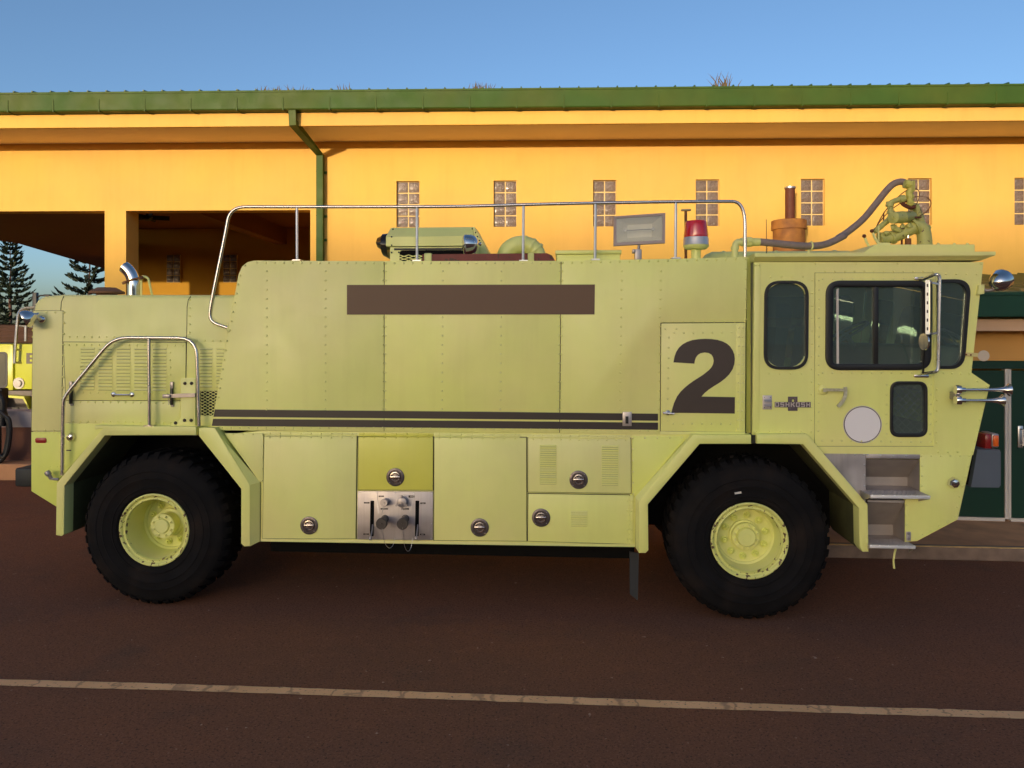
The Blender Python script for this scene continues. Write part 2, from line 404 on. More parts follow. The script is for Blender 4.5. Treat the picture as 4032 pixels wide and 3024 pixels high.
for k in range(5):
    an = k * 2 * math.pi / 5 + .4; d = Vector((math.cos(an), math.sin(an), 0)); w.bar(Vector((pf.x, pf.y, 5.16)) + d * .1, Vector((pf.x, pf.y, 5.16)) + d * .5, .015, .11, Vector((0, 0, 1)))
ob('ceiling_fan', w, M_DARK, bld)
# left open bay: flat canopy with a deep edge beam running back
e0 = Vector((-12.45, 5.2)); e1 = Vector((-15.2, 15.1)); ef = Vector((-13.2, .3))
w = MB()
loops = []
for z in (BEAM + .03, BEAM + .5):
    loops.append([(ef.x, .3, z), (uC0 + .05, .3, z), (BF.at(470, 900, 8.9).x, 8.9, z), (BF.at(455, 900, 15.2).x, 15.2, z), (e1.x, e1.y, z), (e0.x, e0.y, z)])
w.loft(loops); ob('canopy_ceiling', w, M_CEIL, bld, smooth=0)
# eave: soffit, fascia, gutter, roof
w = MB(); w.box(UL - .3, UE + .3, EAVE + .06, .3, SOF, SOF + .05); ob('soffit', w, M_SOFFIT, bld, smooth=0)
w = MB(); w.box(UL - .3, UE + .3, EAVE, EAVE + .055, SOF - .03, SOF + .185, .004); ob('fascia', w, M_STUCCO, bld, smooth=0)
GZ0, GZ1 = SOF + .19, SOF + .50
w = MB(); prof = [(EAVE - .005, GZ0), (EAVE - .155, GZ0 + .004), (EAVE - .168, GZ0 + .02), (EAVE - .17, GZ1 - .03), (EAVE - .18, GZ1 - .03), (EAVE - .18, GZ1), (EAVE - .155, GZ1), (EAVE - .15, GZ0 + .04), (EAVE - .14, GZ0 + .02), (EAVE - .005, GZ0 + .02)]
w.loft([[(u, y, z) for y, z in prof] for u in (UL - .3, -8, -2, 4, 10, UE + .3)]); ob('gutter', w, M_GUTTER, bld, smooth=0)
gs = [BF.at(p, 420, EAVE - .17).x for p in (30, 209, 386, 565, 747, 927, 1110, 1297)]
step = (gs[-1] - gs[0]) / (len(gs) - 1); st0 = None; k = -8
while gs[0] + k * step < UE:
    u = gs[0] + k * step; k += 1
    if u < UL: continue
    if st0 is None:
        w = MB(); w.box(-.010, .010, EAVE - .176, EAVE - .166, GZ0 - .004, GZ1 - .12); w.box(-.010, .010, EAVE - .175, EAVE - .006, GZ0 - .010, GZ0 + .002)
        st0 = ob('gutter_strap', w, M_GUTTER, bld, smooth=0, loc=(u, 0, 0))
    else: again(st0, (u, 0, 0))
w = MB(); rs = .15
w.loft([[(u, EAVE - .165, GZ1 + .004), (u, 7, GZ1 + 7.1 * rs), (u, 15.6, GZ1 + .1), (u, 15.6, GZ1 + .04), (u, 7, GZ1 + 7.1 * rs - .06), (u, EAVE - .16, GZ1 - .012)] for u in (UL - .3, UE + .3)]); roof = ob('roof', w, M_ROOF, bld, smooth=0)
rb = None; u = UL - .25
while u < UE + .3:
    if rb is None:
        w = MB(); w.loft([[(-.014, EAVE - .19, GZ1), (.014, EAVE - .19, GZ1), (.008, EAVE - .19, GZ1 + .022), (-.008, EAVE - .19, GZ1 + .022)], [(-.014, 7, GZ1 + 7.1 * rs), (.014, 7, GZ1 + 7.1 * rs), (.008, 7, GZ1 + 7.1 * rs + .022), (-.008, 7, GZ1 + 7.1 * rs + .022)]])
        rb = ob('roof_rib', w, M_ROOF, roof, smooth=0, loc=(u, 0, 0))
    else: again(rb, (u, 0, 0))
    u += .305
# downpipe
def rect_pipe(w, path, hw, hd):
    loops = []
    for i, p in enumerate(path):
        p = Vector(p); a = Vector(path[max(i - 1, 0)]); b = Vector(path[min(i + 1, len(path) - 1)]); t = (b - a).normalized()
        f = Vector((1, 0, 0)); f = (f - t * f.dot(t)).normalized(); s = t.cross(f)
        k = 1.0 / max(.6, abs(t.dot((Vector(path[min(i + 1, len(path) - 1)]) - p if i < len(path) - 1 else p - a).normalized())))
        loops.append([p + f * hw + s * hd * k, p - f * hw + s * hd * k, p - f * hw - s * hd * k, p + f * hw - s * hd * k])
    w.loft(loops)
t0 = BF.at(1153, 425, EAVE - .09); t1 = BF.at(1153, 482, EAVE - .09); t2 = BF.at(1261, 612, -.075)
w = MB(); rect_pipe(w, [(t0.x, EAVE - .09, t0.z + .02), (t1.x, EAVE - .09, t1.z), (t2.x, -.075, t2.z), (t2.x, -.075, .05)], .058, .055); dp = ob('downpipe', w, M_GUTTER, bld, smooth=0)
for z in (5.2, 4.42, 4.0, 2.4): w = MB(); w.box(t2.x - .061, t2.x + .061, -.134, -.01, z - .006, z + .006); w.box(t2.x + .05, t2.x + .10, -.03, .004, z - .02, z + .02); ob('pipe_strap', w, M_GUTTER, dp, smooth=0)
# dry grass growing out of the gutter
for i, (px, h, nb, lab) in enumerate(((1032, 22, 9, 'short dry grass tuft leftmost on the green gutter'), (1107, 26, 16, 'wide dry grass tuft on gutter, second from the left'), (1184, 26, 5, 'thin dry grass tuft on gutter above the downpipe, right of the wide one'), (1353, 28, 10, 'small dry grass tuft on gutter just right of the downpipe'), (1885, 28, 26, 'dense low grass tuft at the middle of the gutter'), (2845, 52, 22, 'tall brown seeding grass tuft on the right half of gutter'))):
    b0 = BF.at(px, 352, EAVE - .11); w = MB(); hm = h / F_PX * 12.4
    for j in range(nb):
        x = random.gauss(0, .05 + .0025 * nb); hh = hm * random.uniform(.6, 1.3) + .09; lean = random.gauss(0, .25); y = random.uniform(-.02, .03)
        p0 = Vector((x, y, 0)); p1 = p0 + Vector((lean * hh * .4, 0, hh * .6)); p2 = p0 + Vector((lean * hh * 1.1, random.uniform(-.02, .02), hh))
        ww = .009
        w.loft([[p0 + Vector((-ww, 0, 0)), p0 + Vector((ww, 0, 0)), p0 + Vector((0, .006, 0))], [p1 + Vector((-ww * .8, 0, 0)), p1 + Vector((ww * .8, 0, 0)), p1 + Vector((0, .005, 0))], [p2 + Vector((-.001, 0, 0)), p2 + Vector((.001, 0, 0)), p2 + Vector((0, .001, 0))]])
    o = ob('grass_tuft', w, M_GRASS, smooth=0); o.location = BF.world((b0.x, EAVE - .11, GZ1 - .10)); o.rotation_euler = (0, 0, BF.rz)
    tag(o, lab, 'grass', 'grass tufts rooted in the gutter')

# ---------------------------------------------------------------- low annex on the right with its green doors
AF = Frame((5.2, 9.1, 0), R(7.0))
ann = empty('annex', AF.O, AF.rz, 'low orange annex with green doors and green gutter in front of the truck', 'building')
KZ = .13
AL, AR = -2.6, 9.0
dz = AF.at(3900, 1420).z
w = MB(); dL, dM, dR = -1.9, AF.at(3975, 1900).x, 3.2
w.prism([(AL, KZ), (dL, KZ), (dL, dz), (dR, dz), (dR, KZ), (AR, KZ), (AR, 2.75), (AL, 2.75)], 0, .2); ob('wall', w, M_ANNEX, ann, smooth=0)
for a, b in ((dL, dM), (dM, dR)):
    w = MB(); w.box(a + .035, b - .035, .05, .1, KZ + .045, dz - .12); dd = ob('door', w, M_DOOR, ann, smooth=0)
    w = MB(); w.box(a + .002, a + .033, .03, .11, KZ + .03, dz - .10); w.box(b - .033, b - .002, .03, .11, KZ + .03, dz - .10); w.box(a + .033, b - .033, .035, .11, KZ + .002, KZ + .04); ob('door_frame', w, M_WHITE, dd, smooth=0)
    w = MB(); hx = a + .14; w.box(hx - .03, hx + .03, .035, .055, 1.0, 1.26, .01); w.tube([(hx, .03, 1.22), (hx, -.02, 1.22), (hx, -.02, 1.04), (hx, .03, 1.04)], .011, 8); ob('door_handle', w, M_STEEL, dd)
w = MB(); w.box(dL + .002, dR - .002, .02, .12, dz - .095, dz - .004); ob('door_head', w, M_DOOR, ann, smooth=0)
sv = -.28
sz1 = AF.at(3950, 1256, sv).z; sz0 = AF.at(3950, 1303, sv).z
w = MB(); w.box(AL - .2, AR, sv, sv + .05, sz0, sz1); ob('fascia', w, M_PEACH, ann, smooth=0)
w = MB(); w.box(AL - .2, AR, sv + .052, .0, sz0 + .06, sz0 + .1); ob('soffit', w, M_PEACH, ann, smooth=0)
gz1 = AF.at(3950, 1152, sv - .14).z; gz0 = AF.at(3950, 1248, sv - .14).z
w = MB(); w.box(AL - .2, AR, sv - .14, sv - .003, gz0, gz1, .012); w.box(AL - .2, AR, sv - .155, sv - .143, gz1 - .03, gz1 + .004); ob('gutter', w, M_GUTTER if False else mat('dark_green_gutter', (.008, .052, .028), .5, var=.1, spec=.3), ann, smooth=0)
rt = AF.at(3950, 1074, 4.1)
w = MB(); w.loft([[(u, sv - .03, gz1 + .02), (u, 4.6, rt.z), (u, 4.6, rt.z - .06), (u, sv - .03, gz1 - .04)] for u in (AL - .2, AR)])
aroof = ob('roof', w, mat('olive_roof_metal', (.10, .12, .045), .42, var=.1, vscale=1.5), ann, smooth=0)
rb2 = None; u = AL
while u < AR:
    if rb2 is None:
        w = MB(); w.loft([[(-.012, sv - .03, gz1 + .018), (.012, sv - .03, gz1 + .018), (0, sv - .03, gz1 + .05)], [(-.012, 4.6, rt.z), (.012, 4.6, rt.z), (0, 4.6, rt.z + .035)]]); rb2 = ob('roof_rib', w, MATS['olive_roof_metal'], aroof, smooth=0, loc=(u, 0, 0))
    else: again(rb2, (u, 0, 0))
    u += .4
# vent stack on the annex roof, close to the main wall
vs = BF.at(3106, 980, -.42); vw = BF.world(vs); vl = Vector((AF.a.dot(vw - AF.O), AF.n.dot(vw - AF.O), 0))
zt, zc, zb = BF.at(3106, 871, -.42).z, BF.at(3106, 905, -.42).z, 3.0
r1 = 60 / F_PX * 13.2; r2 = 66 / F_PX * 13.2; rp = 18.5 / F_PX * 13.2
w = MB(); w.lathe([(r1, zb - .3), (r1, zc), (r2, zc), (r2, zt), (r2 - .02, zt + .012), (.02, zt + .02)], (vl.x, vl.y, 0), (0, 0, 1), 28); vst = ob('vent_stack', w, M_RUSTDRUM, ann)
zp = BF.at(3111, 738, -.42).z
w = MB(); w.lathe([(rp, zt), (rp, zp - .03), (rp + .012, zp - .02), (rp + .012, zp), (rp - .02, zp + .005), (rp - .02, zp - .2)], (vl.x + .02, vl.y, 0), (0, 0, 1), 20); ob('vent_pipe', w, M_RUSTPIPE, vst)
w = MB(); w.lathe([(rp + .016, zp - .022), (rp + .018, zp + .006), (rp - .01, zp + .01)], (vl.x + .02, vl.y, 0), (0, 0, 1), 20); ob('rim', w, M_STEEL, vst)
# raised walk with a kerb in front of the annex
KF = Frame((3.39, 8.04, 0), R(4.3))
w = MB(); w.box(-.45, 14, .12, 4.9, 0.0, KZ); tag(o := ob('pavement', w, M_CONC, smooth=0), 'raised brown concrete walk in front of the green doors', None, kind='structure'); o.location = KF.O; o.rotation_euler = (0, 0, KF.rz)
w = MB(); w.box(-.45, 14, 0, .118, 0.0, KZ + .004, .012); kb = ob('kerb', w, M_KERB, o, smooth=0)
w = MB(); w.box(-.44, 14, .004, .05, KZ + .005, KZ + .009); ob('painted_edge', w, M_KERBY, o, smooth=0)

# ---------------------------------------------------------------- left background: low wall, hose, other truck, lamp, pines
LF = Frame((-7.9, 12.25, 0), R(1.6))
l0 = LF.at(60, 1828, 0).z; l1 = LF.at(60, 1682, .35).z; l2 = LF.at(60, 1620, .35).z
w = MB(); w.box(-8, 1.2, 0, .9, 0, l0, .01); pw = ob('planter_wall', w, M_CONC, None, smooth=0); pw.location = LF.O; pw.rotation_euler = (0, 0, LF.rz)
tag(pw, 'low stepped brown concrete wall with lilac top band at left edge', 'wall')
w = MB(); w.box(-8, 1.15, .35, .7, l0 + .001, l1); ob('upper_course', w, mat('brown_render', (.20, .085, .055), .9, var=.12), pw, smooth=0)
w = MB(); w.box(-8, 1.17, .33, .72, l1 + .001, l2); ob('top_band', w, M_PLUM, pw, smooth=0)
# coiled black hose on a hydrant stand
hc = LF.at(18, 1700, .12); hw_ = LF.world((hc.x, .12, l0))
hs = empty('hose_reel', hw_, 0, 'black hose hung in a loop on a stand at the left edge', 'hose')
w = MB(); w.tube([(-.14, .05, 0), (-.14, .05, 1.15)], .05, 12); w.box(-.24, -.02, -.04, .14, .95, 1.2, .02); ob('stand', w, M_DARK, hs)
M_HOSE = mat('black_rubber_hose', (.010, .010, .012), .45, var=.2, vscale=10)
for k in range(3):
    w = MB(); pts = []
    for i in range(29):
        a = -math.pi * .5 + i / 28 * 2 * math.pi
        pts.append((-.06 + (.145 + .015 * k) * math.sin(a + math.pi / 2) + .02 * k, -.03 - .035 * k, .50 + (.42 - .02 * k) * math.cos(a + math.pi / 2) + .06 * math.sin(3 * a + k)))
    w.tube(pts, .034, 9); ob('hose_loop', w, M_HOSE, hs)
w = MB(); w.tube(fillet([(-.45, .0, 1.12), (-.12, -.06, 1.16), (.02, -.06, 1.05), (.0, -.06, .6)], .14), .055, 12); ob('elbow', w, M_DARK, hs)
# second fire truck, mostly hidden by the near one
M_YEL = mat('yellow_green_paint', (.55, .56, .035), .35, var=.05, spec=.5)
M_YELD = mat('yellow_green_paint_shut', (.50, .53, .05), .4, var=.05)
M_GLASSFAR = mat('dusty_window', (.10, .10, .085), .12, var=.15, spec=.7)
YF = Frame((-11.6, 19.0, 0), R(1.6))
yt = empty('fire_truck', YF.O, YF.rz, 'bright yellow-green fire truck partly hidden behind the left end of the near truck', 'truck')
def yz(x, y, v=0): return YF.z('V', x, y, v)
zt = yz(60, 528).z; zb = yz(60, 905).z
uc = yz(112, 700).x
w = MB(); w.prism([(uc - 2.3, zb), (uc - .02, zb), (uc - .02, zt - .02), (uc - .1, zt), (uc - 1.7, zt), (uc - 2.2, zt - .75), (uc - 2.3, zt - .8)], 0, 2.2, bevel=.02); cab2 = ob('cab', w, M_YEL, yt)
a, b = yz(-110, 592), yz(62, 885)
w = MB(); w.prism([(p.x, p.y) for p in fillet([(a.x, b.z, 0), (b.x, b.z, 0), (b.x, a.z, 0), (a.x, a.z, 0)], .10, True)] if False else [(p[0], p[1]) for p in fillet([(a.x, b.z), (b.x, b.z), (b.x, a.z), (a.x, a.z)], .10, True)], -.012, .02); wg = ob('window_gasket', w, M_DARK, cab2)
w = MB(); w.prism([(p[0], p[1]) for p in fillet([(a.x + .05, b.z + .05), (b.x - .05, b.z + .05), (b.x - .05, a.z - .05), (a.x + .05, a.z - .05)], .08, True)], -.016, .0); ob('window_pane', w, M_GLASSFAR, cab2)
zt2 = yz(200, 528).z; zb2 = yz(200, 898).z
w = MB(); w.box(uc + .03, uc + 3.4, .0, 2.2, zb2, zt2, .02); bod = ob('body', w, M_YELD, yt)
e = yz(258, 645); h = (yz(258, 690).z - yz(258, 602).z)
w = MB()
for (x0, x1, z0, z1) in ((0, .28, 0, 1), (.28, 1, 0, .2), (.28, .85, .41, .6), (.28, 1, .8, 1)):
    w.box(e.x - .13 + x0 * .3, e.x - .13 + x1 * .3, -.006, .003, e.z + abs(h) / 2 - z1 * abs(h), e.z + abs(h) / 2 - z0 * abs(h))
ob('letter', w, mat('charcoal_paint', (.09, .07, .055), .5), bod, smooth=0, label='dark grey letter E at the edge of the body')
w = MB(); c = yz(155, 848); w.lathe([(.14, 0), (.14, -.02), (.085, -.02), (.085, -.06), (.05, -.07)], (c.x, 0, c.z), (0, 1, 0), 16); ob('filler_cap', w, M_WHITE, bod)
w = MB(); w.box(uc - 2.2, uc + 3.4, -.03, 2.2, zb - .16, zb - .01, .01); w.box(uc - 2, uc + 3.3, .5, 1.7, .45, zb - .16); ob('chassis', w, mat('grey_chassis', (.16, .13, .11), .6, var=.2), yt)
w = MB(); p0, p1, p2, p3 = yz(60, 945, -.2), yz(205, 955, -.2), yz(262, 1040, -.2), yz(110, 1060, -.2)
w.prism([(p0.x, p0.z), (p1.x, p1.z), (p2.x, p2.z - .1), (p2.x, p2.z - .16), (p1.x - .02, p1.z - .06), (p0.x, p0.z - .05)], -.25, .3); ob('fender', w, M_YEL, yt)
def tyre_simple(parent, u, r, v0, wd):
    w = MB(); w.lathe([(r * .55, v0 + .02), (r * .6, v0), (r * .92, v0), (r, v0 + .06), (r, v0 + wd - .06), (r * .92, v0 + wd), (r * .5, v0 + wd)], (u, 0, r), (0, 1, 0), 28); wh = ob('wheel', w, M_DARK, parent)
    w = MB(); w.lathe([(r * .56, v0 + .03), (r * .5, v0 + .05), (r * .45, v0 + .12), (r * .15, v0 + .1), (.02, v0 + .05)], (u, 0, r), (0, 1, 0), 20); ob('rim', w, M_YEL, wh)
for u in (uc - .9, uc + 2.3):
    for v in (0.02, 1.8): tyre_simple(yt, u, .46, v, .32)
w = MB(); pts = [yz(118, 685, -.12), yz(125, 560, -.12), yz(148, 275, -.12), yz(185, 235, -.12), yz(420, 222, -.12)]
w.tube(fillet(pts, .2), .035, 8)
for y in (575, 680): p = yz(124, y, -.12); w.bar(p, p + Vector((.06, .13, 0)), .05, .05)
ob('grab_rail', w, M_STEEL, yt)
w = MB(); w.tube([yz(210, 505, .4), yz(212, 380, .4)], .035, 8); w.tube([yz(150, 378, .4), yz(320, 395, .4)], .025, 8); ob('rail_post', w, M_STEEL, yt)
w = MB(); a = yz(150, 400, 1.2)
for k in range(5): p = yz(170, 395 + k * 26, .7); w.tube([(p.x - 2.2, .7, p.z + .05), (p.x, .7, p.z), (p.x + 3, .7, p.z - .03)], .075 + .01 * (k % 2), 8)
ob('hose_bed', w, mat('brown_hose', (.07, .03, .02), .8, var=.3), yt)

# lamp post
lp = Frame((0, 34, 0), 0); p = lp.at(140, 1152)
lm = empty('lamp_post', (p.x, 34, 0), 0, 'dark lamp post with short arm rising behind the truck hood', 'lamp post')
w = MB(); w.box(-.09, .09, -.09, .09, 0, p.z, .01); ob('post', w, M_DARK, lm)
w = MB(); w.tube([(.05, 0, p.z - .25), (.2, 0, p.z - .13), (.45, 0, p.z - .13)], .035, 8); w.box(.4, .68, -.12, .12, p.z - .17, p.z - .08, .03); ob('lamp_head', w, M_DARK, lm)

def pine(px, ytop, dist, hw_px, label, seed, ngap=1.0, sz=1.0):
    rnd = random.Random(seed); f = Frame((0, dist, 0), 0); top = f.at(px, ytop); H = top.z
    base = f.at(px, HY); t = empty('pine_tree', (base.x, dist, 0), 0, label, 'tree', 'tall pines beyond the station')
    w = MB(); w.tube([(rnd.gauss(0, .03), 0, H * i / 8) for i in range(9)], [max(.03, H * .022 * (1 - i / 8.3)) for i in range(9)], 9); ob('trunk', w, M_BARK, t)
    cr = MB(); Rm = hw_px / F_PX * dist
    z = H * .12; bm = cr.bm
    while z < H - .05:
        fr = (H - z) / H; L0 = Rm * min(1.0, .18 + 1.35 * fr ** .8); nb = rnd.choice((5, 6, 6, 7)); ph = rnd.random() * 6.3
        for k in range(nb):
            an = ph + 2 * math.pi * k / nb + rnd.gauss(0, .12); L = L0 * rnd.uniform(.72, 1.08); d = Vector((math.cos(an), math.sin(an), 0)); side = Vector((-d.y, d.x, 0))
            droop = rnd.uniform(-.16, .02)
            def pos(s): return Vector((0, 0, z)) + d * (L * s) + Vector((0, 0, L * (droop * s + .34 * s ** 2.6)))
            # thin branch
            prev = pos(0)
            for j in range(1, 4):
                cur = pos(j / 3); cr.bar(prev, cur, .05, .05); prev = cur
            ns = max(6, int(L / .055))
            for j in range(ns):
                s = .16 + .86 * (j + rnd.random()) / ns
                c = pos(s) + side * rnd.gauss(0, .075 * L * (1.15 - s)) + Vector((0, 0, rnd.gauss(.02, .06)))
                out = (d * .75 + side * rnd.gauss(0, .5) + Vector((0, 0, .2 + .65 * s))).normalized(); ln = rnd.uniform(.26, .50) * sz; wd = rnd.uniform(.05, .10) * sz
                for q_ in range(2):
                    u_ = out.cross(Vector((rnd.gauss(0, 1), rnd.gauss(0, 1), rnd.gauss(0, 1)))).normalized() * wd
                    v = [bm.verts.new(c - u_ * .6), bm.verts.new(c + out * ln * .5 - u_), bm.verts.new(c + out * ln), bm.verts.new(c + out * ln * .5 + u_)]
                    bm.faces.new(v)
        z += rnd.uniform(.30, .42) * ngap * (.75 + .5 * fr)
    ob('crown', cr, M_NEEDLE, t, smooth=0)
pine(40, 945, 62, 92, 'tall dark pine with bare reddish trunk at the left edge', 3, 1.35, 1.0)
pine(352, 940, 50, 128, 'dark pine under the canopy edge, right of the tallest pine', 5, 1.9, 1.0)
# low dark hedge line far behind, closing the view at ground level
hd = MB(); rnd = random.Random(4)
for i in range(2600):
    x = rnd.uniform(-75, -22); y = rnd.gauss(70, 1.2); zz = abs(rnd.gauss(1.2, .8)); s = rnd.uniform(.12, .3)
    a = Vector((rnd.gauss(0, 1), rnd.gauss(0, 1), rnd.gauss(0, 1))).normalized(); b = a.orthogonal().normalized()
    c = Vector((x, y, zz)); hd.face([c - a * s, c + b * s * .6, c + a * s, c - b * s * .6])
tag(ob('hedge', hd, M_NEEDLE, smooth=0), 'dark leafy hedge far behind at the left', 'hedge', kind='stuff')

# the hangar is added, out of view, to shade the apron and truck
hg = empty('shade_hangar', (0, -140, 0), 0, 'long tall building added out of view behind the camera to shade the truck', 'building')
w = MB(); w.prism([(-78, 0), (130, 0), (130, 14.6), (-78, 14.6)], -40, 0); ob('wall', w, M_SHED, hg, smooth=0)
w = MB(); w.loft([[(x, .6, 14.5), (x, -20, 17.0), (x, -40.5, 14.5), (x, -40.5, 15.2), (x, -20, 17.7), (x, .6, 15.2)] for x in (-78.5, 130.5)]); ob('roof', w, mat('grey_roof', (.25, .22, .19), .5), hg, smooth=0)
for i in range(8):
    w = MB(); w.box(-70 + i * 24, -52 + i * 24, -.1, .12, 0, 11.0, .03); ob('sliding_door', w, mat('hangar_door', (.26, .22, .17), .5, var=.06), hg, smooth=0)
# ================================================================ the near fire truck
LIME = dict(rough=.40, var=.045, vscale=2.4, spec=.5, rvar=.09, bump2=.11, bscale2=1.5, bump=.06, bscale=140, streak=((.46, .40, .14), .10, 3.6))
M_LIME = mat('faded_lime_paint', (.78, .785, .265), color2=(.80, .74, .30), scale2=.9, rnd=.06, **LIME)
M_LIME2 = mat('fresh_lime_paint', (.74, .70, .11), color2=(.77, .72, .14), scale2=1.1, **LIME)
M_LIME3 = mat('bright_lime_paint', (.74, .78, .17), color2=(.76, .77, .21), scale2=1.1, **LIME)
M_RIMP = mat('chipped_lime_paint', (.72, .71, .22), .45, var=.06, vscale=6, color2=(.10, .045, .02), scale2=30, lo2=.60, hi2=.62)
M_SS = mat('stainless_steel', (.54, .48, .47), .46, metal=.75, var=.14, vscale=5, streak=((.22, .15, .11), .35, 7.0), rvar=.1, bump2=.04, bscale2=2)
M_TUBE = mat('polished_tube', (.62, .58, .57), .25, metal=1, rvar=.06)
M_CHROME = mat('chrome', (.80, .75, .72), .10, metal=1)
M_DULL = mat('dull_alloy', (.36, .32, .32), .4, metal=.7, var=.1, vscale=12)
M_RUB = mat('black_rubber', (.014, .013, .014), .42, spec=.4)
M_TYRE = mat('tyre_rubber', (.0080, .0072, .008), .85, var=.3, vscale=5, color2=(.020, .0135, .011), scale2=4, lo2=.48, hi2=.8, spec=.13, bump=.25, bscale=70)
M_BLACK = mat('black_vinyl', (.030, .020, .018), .45)
M_UNDER = mat('underbody_black', (.006, .0055, .0055), .9, spec=.1)
M_NUM = mat('brown_black_vinyl', (.052, .034, .027), .4, var=.1, vscale=3)
M_BROWN = mat('brown_panel_paint', (.125, .065, .035), .55)
M_GLASS = glass('tinted_glass', (.78, .88, .84), 1.0, haze=.085)
M_DISC = mat('pale_grey_vinyl', (.82, .765, .78), .5)
M_RED = mat('red_lens', (.62, .006, .016), .12, spec=.7, coat=.5)
M_AMBER = mat('amber_lens', (.75, .13, .02), .2, spec=.6)
M_REDBR = mat('maroon_paint', (.17, .028, .022), .6, var=.2, vscale=9, color2=(.07, .03, .02), scale2=22, lo2=.6, hi2=.64)
M_HOSEG = mat('grey_rubber_hose', (.27, .195, .17), .7, var=.2, vscale=18, bump=.4, bscale=60)
M_RUSTY = mat('rusty_rod', (.22, .085, .03), .8, var=.3, vscale=25)
M_BUMP = mat('slate_grey_bumper', (.085, .10, .13), .55, var=.08)
M_CABIN = mat('cab_trim', (.22, .23, .22), .8)
M_SEAT = mat('seat_cloth', (.10, .105, .105), .8)
M_TURR = mat('chipped_turret_paint', (.50, .47, .14), .5, var=.1, vscale=10, color2=(.09, .035, .02), scale2=20, lo2=.62, hi2=.66)

truck = empty('fire_truck', TF.O, TF.rz, 'lime-yellow airport fire truck number 2, side on, filling the picture', 'fire truck')
def T(z, x, y, v=0.0): return TF.z(z, x, y, v)
def pp(z, pts, v=0.0): return [(p.x, p.z) for p in (T(z, x, y, v) for x, y in pts)]
def poly(items, v=0.0): return [(p.x, p.z) for p in (T(z, x, y, v) for z, x, y in items)]
def tub(z, pts, v): return [T(z, x, y, v) for x, y in pts]
def f2(pts, r, n=6): return [(p[0], p[1]) for p in fillet(pts, r, True, n)]
WID = 2.42

def plate(name, pts, v0, v1, material, parent, holes=(), bevel=.0025, **k):
    m = MB(); m.prism(pts, v0, v1, holes, bevel); return ob(name, m, material, parent, **k)
def rivets(parent, pts, v, r=.0094, material=None):
    m = MB()
    for x, z in pts: m.rivet(x, v, z, r)
    return ob('rivets', m, material or M_LIME, parent, smooth=60, kind='stuff')
def row(z, x0, y0, x1, y1, step, v=0.0):
    a, b = T(z, x0, y0, v), T(z, x1, y1, v); s = ZM[z][2]; n = max(1, round(math.hypot(x1 - x0, y1 - y0) / step))
    return [(a.x + (b.x - a.x) * i / n, a.z + (b.z - a.z) * i / n) for i in range(n + 1)]

M_GAPSHADE = mat('gap_shade_paint', (.055, .048, .022), .8)  # dark strips behind gaps, their colour standing in for the shade there
def grow(pts, d):
    cx, cz = sum(p[0] for p in pts) / len(pts), sum(p[1] for p in pts) / len(pts)
    return [(x + math.copysign(d, x - cx), z + math.copysign(d, z - cz)) for x, z in pts]
def gap_shade(o, pts, v, d=.0055): return plate('gap_shade_strip', grow(pts, d), v, v + .004, M_GAPSHADE, o, bevel=0, smooth=0)
# ---- tank body
left_edge = [('P', 828, 1694), ('P', 852, 1565), ('P', 897, 1298), ('P', 932, 1117), ('P', 939, 1081), ('P', 953, 1049), ('P', 975, 1032), ('P', 1000, 1026)]
core = poly(left_edge + [('P', 1533, 1028), ('P', 2207, 1026), ('P', 2704, 1018), ('P', 2942, 1011), ('P', 2936, 1708), ('P', 2598, 1711)])
cz = [(x + (.004 if i < 7 else -.004 if i in (11, 12) else 0), z - (.004 if 5 < i < 12 else -.004)) for i, (x, z) in enumerate(core)]
body = plate('tank_body', cz, .010, WID - .01, M_LIME, truck, bevel=0)
P1 = poly(left_edge + [('P', 1511.5, 1028), ('P', 1511, 1700), ])
P2 = poly([('P', 1514.5, 1028), ('P', 2208, 1027), ('P', 2202, 1706), ('P', 1513, 1700)])
d2 = [('U', 306, 214), ('U', 1316, 206)]
P3 = poly([('P', 2211, 1027), ('P', 2704, 1018), ('P', 2942, 1011), ('U', 1318, 204), ('U', 303, 212), ('U', 296, 1540), ('P', 2205, 1706)])
pan1 = plate('side_panel', P1, 0, .012, M_LIME, truck); pan2 = plate('side_panel', P2, 0, .012, M_LIME, truck); pan3 = plate('side_panel', P3, 0, .012, M_LIME, truck)
for o_, a_, b_ in ((pan2, (1513, 1032), (1512, 1698)), (pan3, (2209.5, 1031), (2203.5, 1703))):
    m = MB(); m.prism(poly([('P', a_[0] - 1.6, a_[1]), ('P', a_[0] + 1.6, a_[1]), ('P', b_[0] + 1.6, b_[1]), ('P', b_[0] - 1.6, b_[1])], .009), .0065, .0095); ob('panel_seam', m, mat('gap_shade_paint', (.055, .048, .022), .8), o_, smooth=0)  # strip behind the panel gap, coloured dark as its shade
def vcol(x0, x1, skip=True):
    out = []
    y = 1068.0
    while y < 1625:
        x = x0 + (x1 - x0) * (y - 1068) / 555
        if not (skip and 1366 < x < 2342 and 1112 < y < 1246): out.append(tuple(TF.at(x, y)[i] for i in (0, 2)))
        y += 36.25
    return out
r1 = vcol(1050, 1050) + vcol(1282, 1281) + vcol(1508, 1507) + row('P', 1012, 1034, 1508, 1037, 36) + row('P', 840, 1686, 1507, 1685, 35.8)
r1 += row('P', 860, 1565, 900, 1305, 36) + row('P', 905, 1300, 938, 1120, 36) + [TF.at(946, 1085).xz, TF.at(966, 1046).xz]
rivets(pan1, [tuple(p) for p in r1], 0)
rivets(pan2, vcol(1518, 1517) + vcol(1743, 1740) + vcol(1974, 1970) + vcol(2204, 2198) + row('P', 1518, 1037, 2204, 1036, 36) + row('P', 1517, 1686, 2199, 1692, 35.8), 0)
